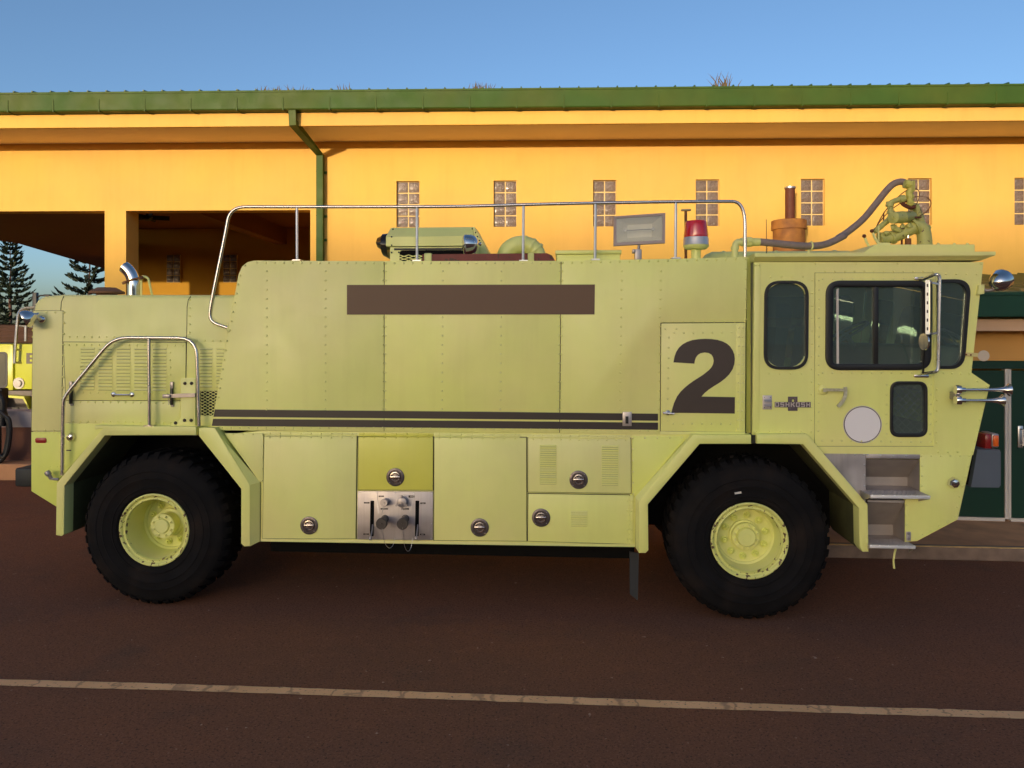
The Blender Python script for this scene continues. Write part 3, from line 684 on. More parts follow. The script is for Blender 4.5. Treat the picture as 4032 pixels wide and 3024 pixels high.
rivets(pan3, vcol(2214, 2208) + vcol(2448, 2441) + vcol(2602, 2594) + row('P', 2215, 1035, 2936, 1020, 37.5) + row('P', 2208, 1692, 2590, 1697, 35.5) + row('U', 330, 203, 1310, 199, 121) + row('P', 2939, 1058, 2937, 1255, 39.5), 0)
# name plate, stripes
plate('name_plate', poly([('C', 1032, 823), ('E', 1200, 819), ('E', 1196, 1080), ('C', 1032, 1081)]), -.004, .003, M_BROWN, truck, bevel=0, smooth=0, label='plain brown rectangle on the tank side')
plate('stripe', poly([('P', 846, 1612), ('P', 1900, 1621), ('P', 2591, 1629), ('P', 2591, 1656.5), ('P', 1900, 1650), ('P', 841, 1641)]), -.0022, .003, M_BLACK, truck, bevel=0, smooth=0)
plate('stripe', poly([('P', 839.5, 1649), ('P', 1900, 1657.5), ('P', 2591, 1664), ('P', 2591, 1692.5), ('P', 1900, 1686), ('P', 834, 1677)]), -.0022, .003, M_BLACK, truck, bevel=0, smooth=0)
# switch plate on stripes
sw = plate('switch_plate', pp('F', [(1440, 268), (1519, 268), (1519, 391), (1440, 391)]), -.02, .002, M_SS, truck, bevel=.004)
m = MB(); c = T('F', 1479, 340, -.02); m.box(c.x - .012, c.x + .012, -.024, -.018, c.z - .03, c.z + .03); m.tube([(c.x, -.02, c.z), (c.x, -.05, c.z - .012)], .006, 8); ob('toggle', m, M_DARK, sw)

# ---- numbered locker door
ldoor = plate('locker_door', pp('U', [(313, 222), (1312, 214), (1306, 1510), (306, 1500)]), -.006, .02, M_LIME, truck, bevel=.003)
gap_shade(ldoor, pp('U', [(313, 222), (1312, 214), (1306, 1510), (306, 1500)]), .0075, .005)
num = [(433, 1283), (1185, 1292), (1187, 1097), (790, 1090), (830, 1045), (880, 1005), (940, 965), (1010, 922), (1070, 876), (1120, 826), (1160, 765), (1180, 705), (1186, 645), (1180, 590), (1160, 540), (1130, 495), (1090, 460), (1040, 435), (980, 417), (910, 407), (830, 404), (750, 409), (680, 420), (620, 440), (565, 470), (520, 512), (490, 560), (470, 615), (457, 684), (705, 699), (712, 660), (725, 625), (748, 595), (780, 575), (830, 567), (875, 573), (908, 592), (928, 625), (935, 665), (928, 705), (910, 740), (880, 775), (840, 808), (800, 838), (750, 870), (690, 908), (635, 948), (585, 990), (540, 1035), (500, 1090), (465, 1165), (445, 1230)]
plate('numeral', pp('U', num, -.006), -.0085, -.003, M_NUM, ldoor, bevel=0, smooth=0, label='large dark numeral 2')
hin = plate('hinge', pp('U', [(1205, 236), (1298, 234), (1285, 1510), (1203, 1508)], -.006), -.010, -.004, M_LIME, ldoor)
m = MB()
for i in range(24): a, b = T('U', 1256 - i * .55, 240 + i * 52.6, -.01), T('U', 1256 - i * .55, 240 + i * 52.6 + 49, -.01); m.tube([a, b], .0055, 6)
ob('hinge_knuckles', m, M_LIME, ldoor)
rivets(ldoor, row('U', 1231, 272, 1218, 1477, 109.5) + row('U', 1280, 272, 1268, 1477, 109.5), -.010)
rivets(ldoor, row('U', 400, 388, 388, 1115, 121) + row('U', 466, 333, 1146, 328, 113) + row('U', 453, 1412, 1133, 1416, 113) + [tuple(T('U', 358, 286).xz), tuple(T('U', 489, 284).xz), tuple(T('U', 388, 1382).xz)], -.006, .009)
c = T('U', 390, 1281, -.006)
m = MB(); m.lathe([(.02, 0), (.02, -.01), (.012, -.014), (.012, -.035)], (c.x, -.006, c.z), (0, 1, 0), 16); m.tube([(c.x - .045, -.045, c.z + .002), (c.x + .048, -.045, c.z - .004)], .009, 10); ob('door_handle', m, M_TUBE, ldoor)
plate('sill_strip', pp('U', [(300, 1504), (1311, 1513), (1310, 1534), (299, 1542)]), -.003, .012, M_LIME, truck)

# ---- lower skirt with storage doors
sk = poly([('D', 272, 437), ('F', 1760, 463), ('F', 2060, 462), ('F', 1555, 1010), ('F', 1553, 1447), ('D', 272, 1398), ('D', 272, 885), ('D', -40, 470)])
skirt = plate('lower_skirt', sk, .012, .5, M_LIME, truck, bevel=.003)
def door(name, pts, material=M_LIME, v=-.004):
    o = plate(name, pts, v, .02, material, truck, bevel=.004); gap_shade(o, pts, .0085); return o
dA = door('storage_door', pp('D', [(312, 484), (1116, 486), (1106, 1374), (296, 1372)]))
dB = door('storage_door', pp('D', [(1131, 488), (1781, 490), (1778, 950), (1128, 948)]), M_LIME2)
dC = door('storage_door', poly([('D', 1792, 492), ('F', 602, 494), ('F', 604, 1394), ('D', 1789, 1387)]))
dD = door('storage_door', pp('F', [(618, 498), (1511, 502), (1514, 978), (617, 966)]))
dE = door('storage_door', pp('F', [(620, 984), (1500, 996), (1500, 1420), (616, 1394)]))
for dd, z, x0, x1, y, nst, mt in ((dA, 'D', 318, 1116, 450, 89, M_LIME), (dB, 'D', 1134, 1782, 452, 93, M_LIME2), (dC, 'D', 1794, 2538, 458, 89, M_LIME), (dD, 'F', 620, 1508, 468, 81, M_LIME)):
    sl = 6 / 800 * (x1 - x0)
    plate('hinge', pp(z, [(x0, y), (x1, y + sl), (x1, y + sl + 29), (x0, y + 29)]), .002, .02, mt, dd)
    m = MB(); k = x0
    while k < x1 - 20:
        k2 = min(k + 46, x1); m.tube([T(z, k, y + 27 + (k - x0) / (x1 - x0) * sl, 0), T(z, k2 - 2, y + 27 + (k2 - x0) / (x1 - x0) * sl, 0)], .0055, 6); k = k2
    ob('hinge_knuckles', m, mt, dd)
    rivets(dd, row(z, x0 + 42, y + 8, x1 - 40, y + 8 + sl, nst), .002, .008, mt)
    rivets(dd, row(z, x0 + 42, y + 40, x1 - 40, y + 40 + sl, nst), -.004, .008, mt)
plate('hinge', pp('F', [(1504, 1000), (1532, 1000), (1531, 1422), (1503, 1420)]), .0, .02, M_LIME, dE)
m = MB()
for i in range(10): m.tube([T('F', 1501, 1002 + i * 41.8, -.004), T('F', 1501, 1002 + i * 41.8 + 38, -.004)], .0055, 6)
ob('hinge_knuckles', m, M_LIME, dE)
rivets(dE, row('F', 1484, 1046, 1486, 1380, 84) + row('F', 1521, 1046, 1523, 1382, 84), -.002, .009)
tri = plate('corner_panel', pp('D', [(-35, 456), (303, 460), (300, 878), (268, 878)]), -.002, .02, M_LIME, truck)
rivets(tri, row('D', 38, 464, 298, 464, 87) + row('D', 297, 566, 293, 870, 101), -.002)
tri2 = plate('corner_panel', pp('F', [(1522, 482), (1978, 486), (1985, 512), (1558, 1005), (1530, 990)]), -.002, .02, M_LIME3, truck)
rivets(tri2, row('F', 1528, 496, 1960, 494, 108) + row('F', 1528, 594, 1534, 985, 98), -.002)
# latches
lr = MB(); lr.lathe([(.076, 0), (.076, -.007), (.070, -.010), (.056, -.010), (.052, -.006), (.050, .004), (.020, .006), (.001, .006)], n=32)
lh = MB(); lh.lathe([(.046, -.006), (.045, -.012), (.038, -.013), (.037, -.004)], n=28, cap=False); lh.box(-.043, .043, -.020, -.006, -.009, .010, .003); lh.lathe([(.030, .002), (.026, -.004), (.001, -.006)], n=20)
lb = MB()
for k in range(4): a = R(45 + 90 * k); lb.rivet(.066 * math.cos(a), -.009, .066 * math.sin(a), .0055)
first = None
for dd, z, x, y in ((dA, 'D', 703, 1258), (dB, 'D', 1453, 837), (dC, 'F', 197, 1275), (dD, 'F', 1058, 860), (dE, 'F', 731, 1190)):
    c = T(z, x, y, -.004); L = (c.x, -.0045, c.z)
    if first is None: first = [ob('latch_ring', lr, mat('dark_alloy', (.16, .13, .13), .38, metal=.8), dd, loc=L), ob('latch_handle', lh, mat('latch_bright', (.52, .46, .45), .22, metal=1), dd, loc=L), ob('latch_screws', lb, M_DULL, dd, loc=L)]
    else:
        for f in first: again(f, L, dd)
# louvres
def louvre_mesh(W, h, d):
    m = MB(); m.loft([[(-W / 2, .001, h), (-W / 2, -d, .001), (-W / 2, -d, -.001), (-W / 2, .001, 0)], [(W / 2, .001, h), (W / 2, -d, .001), (W / 2, -d, -.001), (W / 2, .001, 0)]]); return m
def louvres(parent, z, xc0, xc1, y0, y1, n, Wpx, v, h=.016, d=.009, material=None, dark=True, clip=None):
    s = ZM[z][2]; a = T(z, xc0 - Wpx / 2, y0, v); b = T(z, xc0 + Wpx / 2, y0, v); W = b.x - a.x; o = None; slots = MB()
    for i in range(n):
        t = i / (n - 1); c = T(z, xc0 + (xc1 - xc0) * t, y0 + (y1 - y0) * t, v); L = (c.x, v, c.z)
        if o is None: o = ob('louvre', louvre_mesh(W, h, d), material or M_LIME, parent, smooth=20, loc=L)
        else: again(o, L)
        slots.box(c.x - W / 2 + .004, c.x + W / 2 - .004, v - .0012, v + .001, c.z - .0042, c.z - .0004)
    if dark: ob('louvre_slots', slots, M_UNDER, parent, smooth=0, kind='stuff')
louvres(dD, 'F', 792, 791, 570, 897, 18, 145, -.004, .014, .011)
louvres(dD, 'F', 1332, 1331, 574, 907, 18, 147, -.004, .014, .011)
louvres(dE, 'F', 1062, 1062, 1144, 1264, 7, 147, -.004, .014, .011)
# bottom rail
plate('bottom_rail', poly([('D', 275, 1376), ('F', 1550, 1424), ('F', 1550, 1449), ('D', 275, 1400)]), .004, .06, M_LIME, truck, bevel=.003)

# ---- pump panel
pnl = plate('pump_panel', pp('N', [(482, 372), (1792, 380), (1788, 1228), (470, 1212)]), -.003, .02, M_SS, truck, bevel=.002)
rivets(pnl, [tuple(T('N', x, y).xz) for x, y in ((505, 392), (820, 394), (1136, 398), (1455, 405), (1770, 405), (498, 658), (1768, 660), (492, 922), (1766, 936), (488, 1190), (805, 1190), (1125, 1190), (1442, 1196), (1760, 1200))], -.003, .0055, M_STEEL)
for x0, x1 in ((700, 768), (1484, 1552)):
    plate('slot', f2(pp('N', [(x0 + 4, 535), (x1 + 2, 535), (x1 - 8, 1155), (x0 - 6, 1155)]), .007), -.0045, .004, M_UNDER, pnl, bevel=0)
for x, y0, xk, yk in ((745, 930, 700, 1195), (1530, 930, 1500, 1195)):
    m = MB(); m.tube([T('N', x, y0, .01), T('N', x - 12, 1050, -.04), T('N', xk, yk, -.09)], .0068, 8); a = T('N', xk, yk, -.09); m.lathe([(.001, -.016), (.012, -.012), (.016, 0), (.012, .012), (.001, .016)], a, (0, 0, 1), 12); ob('valve_lever', m, M_DULL, pnl)
for x0, x1, y0, y1 in ((592, 686, 560, 584), (1572, 1664, 566, 592), (582, 676, 1104, 1130), (1563, 1656, 1110, 1137), (848, 938, 446, 470), (1368, 1470, 444, 482), (880, 1008, 666, 690), (1246, 1374, 666, 692)):
    lb_ = plate('instruction_label', pp('N', [(x0, y0), (x1, y0), (x1, y1), (x0, y1)]), -.0055, .0, M_BLACK, pnl, bevel=0, smooth=0)
    plate('label_text', pp('N', [(x0 + 24, y0 + 8), (x1 - 24, y0 + 8), (x1 - 24, y1 - 9), (x0 + 24, y1 - 9)]), -.0065, -.003, M_DULL, pnl, bevel=0, smooth=0)
def cap_outlet(cx, cy, ex, ey, r0, r1, depth, knurl=False):
    a = T('N', cx, cy, 0); e = T('N', ex, ey, -depth); ax = (e - a).normalized(); L = (e - a).length
    m = MB(); m.lathe([(r0 * 1.18, .0), (r0 * 1.18, .012), (r0, .014), (r0 * .95, L * .45), (r0 * .8, L * .5), (r1 * .82, L * .55), (r1 * .78, L * .8), (r1, L * .82), (r1, L * .97), (r1 * .9, L), (r1 * .2, L), (r1 * .18, L + .008), (.001, L + .008)], a, ax, 24)
    if knurl:
        for k in range(3):
            t = R(120 * k + 90); m.obox(a + ax * L * .9 + Vector((math.cos(t), 0, math.sin(t))) * r1 * 1.05, Vector((math.cos(t), 0, math.sin(t))), ax, Vector((math.cos(t), 0, math.sin(t))).cross(ax), .014, .01, .008)
    return m
M_CAPD = mat('dark_bronze_cap', (.09, .075, .068), .45, metal=.6, var=.2, vscale=20)
ob('hose_outlet', cap_outlet(955, 850, 890, 945, .028, .046, .19), M_CAPD, pnl); ob('hose_outlet', cap_outlet(1312, 845, 1256, 950, .028, .046, .19), M_CAPD, pnl)
ob('filler_cap', cap_outlet(990, 550, 935, 576, .026, .032, .09), M_DULL, pnl); ob('filler_cap', cap_outlet(1285, 540, 1243, 570, .034, .042, .08, True), M_DULL, pnl)
m = MB()
for pts, vs in (([(905, 1020), (925, 1150), (960, 1290), (1030, 1362), (1095, 1310), (1125, 1200)], (-.19, -.15, -.1, -.07, -.03, -.005)), ([(1262, 1010), (1280, 1180), (1300, 1340), (1350, 1418), (1400, 1370), (1440, 1200)], (-.19, -.15, -.1, -.07, -.03, -.005)), ([(935, 590), (918, 680), (905, 760)], (-.1, -.05, -.09)), ([(820, 420), (825, 600), (848, 760)], (-.006, -.012, -.03)), ([(1455, 420), (1440, 560), (1385, 740)], (-.006, -.012, -.03)), ([(1243, 600), (1260, 680), (1272, 730)], (-.09, -.05, -.06))):
    P_ = catmull([T('N', x, y, v) for (x, y), v in zip(pts, vs)], 9)
    for i, p in enumerate(P_[:-1]):
        dvec = (P_[i + 1] - p); m.bar(p, p + dvec * .78, .0042 if i % 2 else .0022, .0022 if i % 2 else .0042)
ob('chain', m, M_STEEL, pnl, smooth=0)

# ---- fenders: a flange that stands proud with a folded edge, and a deep liner behind
def fender(flange, bevel_outer, dep=.62, vf=-.075):
    fr = poly(flange, vf); m = MB(); m.prism(fr, vf, .05, bevel=.006); o = ob('fender', m, M_LIME, truck)
    m = MB(); m.prism(fr, .051, dep); ob('fender_liner', m, mat('dark_liner', (.085, .085, .028), .8, var=.3, vscale=5), o)  # liner coloured darker than the lime flange
    if bevel_outer:
        for (a, b), (c, d) in zip(bevel_outer, bevel_outer[1:]):
            pass
        m = MB(); A = [T(*a, vf + .003) for a, b in bevel_outer]; B_ = [T(*b, .0) for a, b in bevel_outer]
        C_ = [Vector((p.x, .03, p.z)) for p in A]
        rings = [[A[i], B_[i], C_[i]] for i in range(len(A))]
        m.loft(rings); ob('fender_fold', m, M_LIME, o, smooth=15)
    return o
def B(x, y): return ('B', x, y)
def D_(x, y): return ('D', x, y)
def K(x, y): return ('K', x, y)
def J(x, y): return ('J', x, y)
fender([B(725, 150), B(1507, 158), B(1507, 222), B(806, 224), B(495, 610), B(490, 985), B(470, 998), B(428, 990), B(434, 590), B(790, 168), B(728, 178)], None)
fender([B(1527, 166), B(1650, 166), D_(185, 905), D_(185, 1440), D_(135, 1443), D_(108, 1415), D_(108, 940), B(1527, 226)], [(B(1640, 166), B(1652, 158)), (D_(186, 905), D_(274, 882)), (D_(186, 1440), D_(272, 1397))])
fender([K(560, 124), K(1022, 126), K(1022, 197), K(614, 197), K(204, 676), K(208, 1040), K(186, 1062), K(132, 1061), K(132, 655)], [(K(562, 126), K(540, 122)), (K(133, 655), K(104, 614)), (K(133, 1060), K(105, 1018))])
fender([K(1066, 122), J(185, 140), J(245, 215), J(335, 318), J(752, 800), J(760, 1240), J(706, 1240), J(675, 1190), J(668, 832), J(146, 236), K(1066, 195)], None)
# rubber joints between fender halves
plate('joint_strip', pp('B', [(1505, 160), (1529, 160), (1529, 222), (1505, 222)]), -.05, .3, M_RUB, truck, bevel=0)
plate('joint_strip', pp('K', [(1020, 124), (1068, 124), (1068, 190), (1020, 190)]), -.03, .3, M_RUB, truck, bevel=0)
# dark wheel wells and chassis
rw, fw = TF.at(609, 2083), TF.at(2950, 2129)
for c, x0, x1, zt_ in ((rw, T('B', 440, 700).x, T('B', 1880, 700).x, T('B', 900, 215).z), (fw, T('K', 130, 700).x, T('J', 680, 900).x, T('K', 900, 188).z)):
    m = MB(); m.box(x0 + .03, x1 - .03, .62, .66, .62, zt_ + .05); m.box(x0 + .03, x1 - .03, .05, .62, zt_ - .01, zt_ + .02); ob('wheel_well', m, M_UNDER, truck, smooth=0)
m = MB(); m.box(-6.0, 2.0, .85, 1.05, .68, .95); m.box(-6.0, 2.0, 1.5, 1.7, .68, .95)
m.box(rw.x + .9, fw.x - .9, .32, WID - .32, .40, 1.0); m.tube([(rw.x, .3, .66), (rw.x, WID - .3, .66)], .11, 12); m.tube([(fw.x, .3, .66), (fw.x, WID - .3, .66)], .11, 12)  # low wide box added to darken view and ground under the truck
m.lathe([(.05, -.28), (.22, -.2), (.26, 0), (.22, .2), (.05, .28)], (rw.x, WID / 2, .66), (0, 1, 0), 16); m.lathe([(.05, -.28), (.22, -.2), (.26, 0), (.22, .2), (.05, .28)], (fw.x, WID / 2, .66), (0, 1, 0), 16)
ob('chassis', m, M_UNDER, truck)
plate('far_skirt', sk, WID - .05, WID, M_LIME, truck, bevel=0)
mf = pp('K', [(58, 1052), (132, 1062), (124, 1438), (60, 1385)], .12); plate('mud_flap', mf, .12, .14, mat('flap_rubber', (.022, .022, .023), .7, var=.2), truck, bevel=0)

# ---- wheels
def wheel(cx, front):
    root = bpy.data.objects.new('wheel', None); COL.objects.link(root); root.parent = truck; root.location = (cx, 0, .66); root.empty_display_size = .1
    m = MB(); pr = [(.300, .02), (.315, -.006), (.335, -.022), (.36, -.026), (.368, -.033), (.376, -.027), (.44, -.036), (.447, -.041), (.454, -.036), (.50, -.034), (.507, -.039), (.514, -.033), (.56, -.022), (.600, -.008), (.628, .018), (.640, .05), (.643, .25), (.640, .45), (.622, .488), (.56, .522), (.44, .535), (.33, .525), (.300, .48)]
    m.lathe(pr, n=72, cap=False)
    N = 40
    for k in range(N):
        for sgn, off in ((-1, 0), (1, .5)):
            a = 2 * math.pi * (k + off) / N; er = Vector((math.cos(a), 0, math.sin(a))); et = Vector((-math.sin(a), 0, math.cos(a)))
            y0, y1 = (-.004, .225) if sgn < 0 else (.275, .504)
            w0 = .031; sk_ = .04 * sgn
            def P_(r, t, y): return er * r + et * t + Vector((0, y, 0))
            ys, yi = (y0, y1) if sgn < 0 else (y1, y0)
            shl = .612
            m.loft([[P_(shl, -w0, ys - .004 * -sgn), P_(shl, w0, ys - .004 * -sgn), P_(.640, w0 * .92, ys + .022 * -sgn), P_(.640, -w0 * .92, ys + .022 * -sgn)],
                    [P_(.60, -w0, ys + .06 * -sgn), P_(.60, w0, ys + .06 * -sgn), P_(.66, w0 * .9, ys + .06 * -sgn), P_(.66, -w0 * .9, ys + .06 * -sgn)],
                    [P_(.60, -w0 * .6 + sk_, yi), P_(.60, w0 * .6 + sk_, yi), P_(.659, w0 * .55 + sk_, yi), P_(.659, -w0 * .55 + sk_, yi)]])
    for v_ in m.bm.verts:
        if v_.co.y > .1: v_.co.y = .1 + (v_.co.y - .1) * .78
    ob('tyre', m, M_TYRE, root, smooth=28)
    m = MB(); dd = .165 if front else .27
    rimp = [(.300, .03), (.313, .0), (.312, -.014), (.303, -.018), (.292, -.012), (.284, .002), (.276, .006), (.270, .002), (.262, -.003), (.257, .004), (.254, .02), (.246, dd * .6), (.240, dd - .012), (.226, dd), (.222, dd + .012), (.06, dd + .015), (.001, dd + .015)]
    m.lathe(rimp[:11], n=56, cap=False); ob('rim_lip', m, M_RIMP, root, smooth=30)
    m = MB(); m.lathe(rimp[10:], n=56, cap=False); ob('rim', m, M_LIME, root, smooth=30)
    m = MB()
    if front: m.lathe([(.130, dd + .02), (.128, dd - .012), (.115, dd - .016), (.113, dd - .05), (.108, dd - .054), (.080, dd - .054), (.077, dd - .075), (.070, dd - .084), (.034, dd - .085), (.032, dd - .082), (.001, dd - .082)], n=36)
    else: m.lathe([(.128, dd + .02), (.122, dd - .012), (.100, dd - .02), (.092, dd - .11), (.108, dd - .115), (.108, dd - .14), (.104, dd - .144), (.066, dd - .144), (.062, dd - .158), (.056, dd - .163), (.001, dd - .164)], n=36)
    ob('hub', m, M_LIME, root, smooth=30)
    nut = MB(); nut.lathe([(.030, 0), (.030, -.006), (.024, -.008)], n=18); nut.lathe([(.024, -.006), (.024, -.026), (.019, -.03)], n=6); nut.lathe([(.011, -.03), (.011, -.045), (.008, -.047)], n=10); n0 = None
    for k in range(10):
        a = 2 * math.pi * (k + .35) / 10; L = (.172 * math.cos(a), dd + .002, .172 * math.sin(a))
        if n0 is None: n0 = ob('lug_nut', nut, M_LIME3, root, loc=L)
        else: again(n0, L)
    blt = MB(); blt.lathe([(.012, 0), (.012, -.012), (.007, -.013), (.006, -.024)], n=6); b0 = None; nb = 12 if front else 8; rb_ = .094 if front else .086; vb = dd - .053 if front else dd - .143
    for k in range(nb):
        a = 2 * math.pi * (k + .5) / nb; L = (rb_ * math.cos(a), vb, rb_ * math.sin(a))
        if b0 is None: b0 = ob('hub_bolt', blt, M_LIME, root, loc=L)
        else: again(b0, L)
    return root
wr, wf = wheel(rw.x, False), wheel(fw.x, True)
for src in (wr, wf):
    far = bpy.data.objects.new('wheel', None); COL.objects.link(far); far.parent = truck; far.location = (src.location.x, WID, .66); far.rotation_euler = (0, 0, math.pi)
    for ch in list(src.children): again(ch, ch.location, far)
c = T('K', 916, 584, -.036); m = MB(); m.obox(c + Vector((0, -.004, 0)), Vector((.985, 0, .17)).normalized(), Vector((0, 1, 0)), Vector((-.17, 0, .985)).normalized(), .027, .002, .008); tl = ob('tyre_sticker', m, M_WHITE, wf, smooth=0); tl.location = (-wf.location.x, 0, -.66)
# ---- engine hood at the rear
hv = .03
hoodp = poly([('P', 131, 1214), ('P', 135, 1196), ('P', 148, 1178), ('P', 172, 1167), ('P', 203, 1162), ('P', 253, 1160), ('P', 1010, 1162), ('P', 1010, 1688), ('P', 424, 1688), ('P', 226, 1898), ('P', 222, 1998), ('P', 122, 1935), ('P', 126, 1600)], hv)
m = MB(); m.prism(hoodp, hv, WID - hv, bevel=.03); hood = ob('engine_hood', m, M_LIME, truck, smooth=50)
pv = hv - .004
rp_ = plate('corner_panel', poly([('P', 130.5, 1224), ('P', 247, 1224), ('P', 241, 1697), ('P', 123.5, 1697)], pv), pv, hv + .01, M_LIME, truck)
rivets(rp_, row('A', 388, 730, 541, 730, 77) + row('A', 541, 823, 527, 1575, 94) + row('B', 264, 186, 465, 187, 67), pv, .009, M_LIME)
lp_ = plate('lower_panel', poly([('P', 123, 1701), ('P', 243, 1701), ('P', 244, 1668), ('P', 424, 1668), ('P', 228, 1893), ('P', 223, 1996), ('P', 123, 1934)], pv), pv, hv + .01, M_LIME3, truck)
rivets(lp_, row('B', 296, 209, 428, 209, 33) + row('B', 270, 468, 425, 468, 50) + row('B', 545, 136, 700, 136, 55), pv, .005, M_LIME3)
hd_ = plate('louvred_door', poly([('A', 552, 989), ('A', 1618, 994), ('A', 1614, 1497), ('A', 575, 1495)], pv), pv, hv + .01, M_LIME, truck)
rivets(hd_, row('A', 585, 1014, 1578, 1020, 66) + row('A', 688, 1073, 684, 1395, 64) + row('A', 1470, 1082, 1468, 1402, 64) + row('A', 705, 1430, 905, 1432, 66) + row('A', 1240, 1436, 1440, 1438, 66), pv, .009)
rivets(hood, row('A', 587, 944, 975, 945, 65) + row('A', 1640, 620, 1637, 905, 71) + row('A', 1700, 976, 1975, 980, 68), hv, .009)
gap_shade(hd_, poly([('A', 552, 989), ('A', 1618, 994), ('A', 1614, 1497), ('A', 575, 1495)], pv), hv - .0022, .004)
gap_shade(rp_, poly([('P', 130.5, 1224), ('P', 247, 1224), ('P', 241, 1697), ('P', 123.5, 1697)], pv), hv - .002, .0035)
for i, xc in enumerate((763, 919, 1076, 1231, 1391)): louvres(hd_, 'A', xc, xc - 2, 1049 + i, 1402 + i * 2, 13, 124, pv, .016, .008)
ls_ = plate('lower_strip', poly([('A', 578, 1503), ('A', 1568, 1507), ('P', 709, 1664), ('P', 250, 1664)], pv), pv, hv + .01, M_LIME, truck)
rivets(ls_, row('A', 683, 1513, 1410, 1520, 66) + row('B', 545, 118, 1300, 130, 57.5), pv, .009)
rp2 = plate('rear_side_panel', poly([('A', 1630, 990), ('A', 2060, 988), ('P', 905, 1536), ('P', 738, 1536)], pv), pv, hv + .01, M_LIME, truck)
louvres(rp2, 'A', 1796, 1791, 1053, 1377, 12, 115, pv, .016, .008); louvres(rp2, 'A', 1942, 1938, 1053, 1377, 12, 115, pv, .016, .008)
m = MB()
for pts in ([('A', 1662, 590), ('A', 1640, 620), ('A', 1630, 680), ('A', 1620, 1300)], [('A', 556, 590), ('A', 534, 640), ('A', 530, 712)]):
    pl = [T(z, x, y, hv - .0005) for z, x, y in pts]
    for a, b in zip(pl, pl[1:]): m.bar(a, b, .004, .004)
ob('hood_seams', m, M_UNDER, hood, smooth=0)
# expanded metal vent
vent = plate('vent_opening', pp('O', [(1770, 914), (2075, 914), (2075, 1221), (1770, 1221)], pv), pv - .001, hv + .005, M_UNDER, truck, bevel=0)
m = MB(); nx, nz = 9, 8
a, b = T('O', 1770, 1221, pv), T('O', 2075, 914, pv)
for i in range(nx + 1):
    for j in range(nz * 2):
        s0 = .5 if (i + j) % 2 else -.5; s1 = -s0; dx = (b.x - a.x) / nx; dz = (b.z - a.z) / (nz * 2)
        m.bar((a.x + (i + s0) * dx, pv - .004, a.z + j * dz), (a.x + (i + s1) * dx, pv - .004, a.z + (j + 1) * dz), .0045, .003)
ob('mesh_grille', m, M_LIME, vent, smooth=0)
plate('vent_sill', pp('O', [(1770, 1225), (2075, 1225), (2075, 1350), (1770, 1350)], pv), pv, hv + .005, M_LIME, truck)
# latch post and arm
lpst = plate('latch_post', pp('O', [(1618, 757), (1803, 757), (1798, 1352), (1470, 1352), (1530, 1300), (1590, 1290), (1615, 1262)], -.01), -.012, hv, M_LIME, truck, bevel=.003)
m = MB()
for x, y in ((1670, 820), (1752, 820), (1665, 1280), (1748, 1280), (1555, 1312)): c = T('O', x, y, -.012); m.lathe([(.015, 0), (.015, -.006), (.010, -.014)], (c.x, -.012, c.z), (0, 1, 0), 6)
ob('bolts', m, mat('dark_bolt', (.03, .018, .014), .6), lpst)
m = MB(); m.bar(T('O', 1480, 975, -.03), T('O', 1800, 965, -.03), .032, .02); m.box(*(lambda a, b: (a.x, b.x, -.06, -.015, b.z, a.z))(T('O', 1410, 955, -.03), T('O', 1500, 1000, -.03)), .004)
m.tube([T('O', 1460, 1010, -.04), T('O', 1470, 1060, -.045), T('O', 1490, 1030, -.045), T('O', 1465, 1085, -.04)], .0025, 6); ob('latch_arm', m, M_DULL, lpst)
for x0, y0, y1 in ((262, 795, 1095), (1515, 800, 1110)):
    m = MB(); a, b = T('O', x0, y0, pv), T('O', x0 + 5, y1, pv); m.box(a.x - .013, a.x + .013, pv - .02, pv, a.z - .06, a.z, .003); m.box(b.x - .012, b.x + .012, pv - .014, pv, b.z, b.z + .02, .003); rl = ob('strap_latch', m, M_DULL, truck)
    m = MB(); m.box(a.x - .010, a.x + .012, pv - .028, pv - .003, b.z + .015, a.z - .055, .005); ob('rubber_strap', m, M_RUB, rl)
m = MB(); a, b = T('O', 783, 957, pv), T('O', 1010, 960, pv)
for p in (a, b): m.lathe([(.021, 0), (.021, -.006), (.012, -.012)], (p.x, pv, p.z), (0, 1, 0), 14)
m.tube(catmull([(a.x, pv, a.z), (a.x + .02, pv - .028, a.z), ((a.x + b.x) / 2, pv - .034, a.z), (b.x - .02, pv - .028, b.z), (b.x, pv, b.z)], 5), .0085, 8); ob('grab_handle', m, M_CHROME, truck)
# hand rail on the rear fender
rv = -.05
path = fillet(tub('B', [(478, 530), (486, 0)], rv) + [T('O', 168, 990, rv), T('O', 780, 252, rv), T('O', 1815, 256, rv), T('O', 1845, 1352, rv)], [0, .05, .12, .13, .16, 0])
m = MB(); m.tube(path, .0155, 12); hr = ob('hand_rail', m, M_TUBE, truck)
m = MB(); m.tube([T('O', 1222, 262, rv), T('O', 1228, 1345, rv)], .0145, 12); c = T('O', 1228, 1347, rv); m.box(c.x - .04, c.x + .04, rv - .025, rv + .05, c.z - .004, c.z + .004); ob('rail_post', m, M_TUBE, hr)
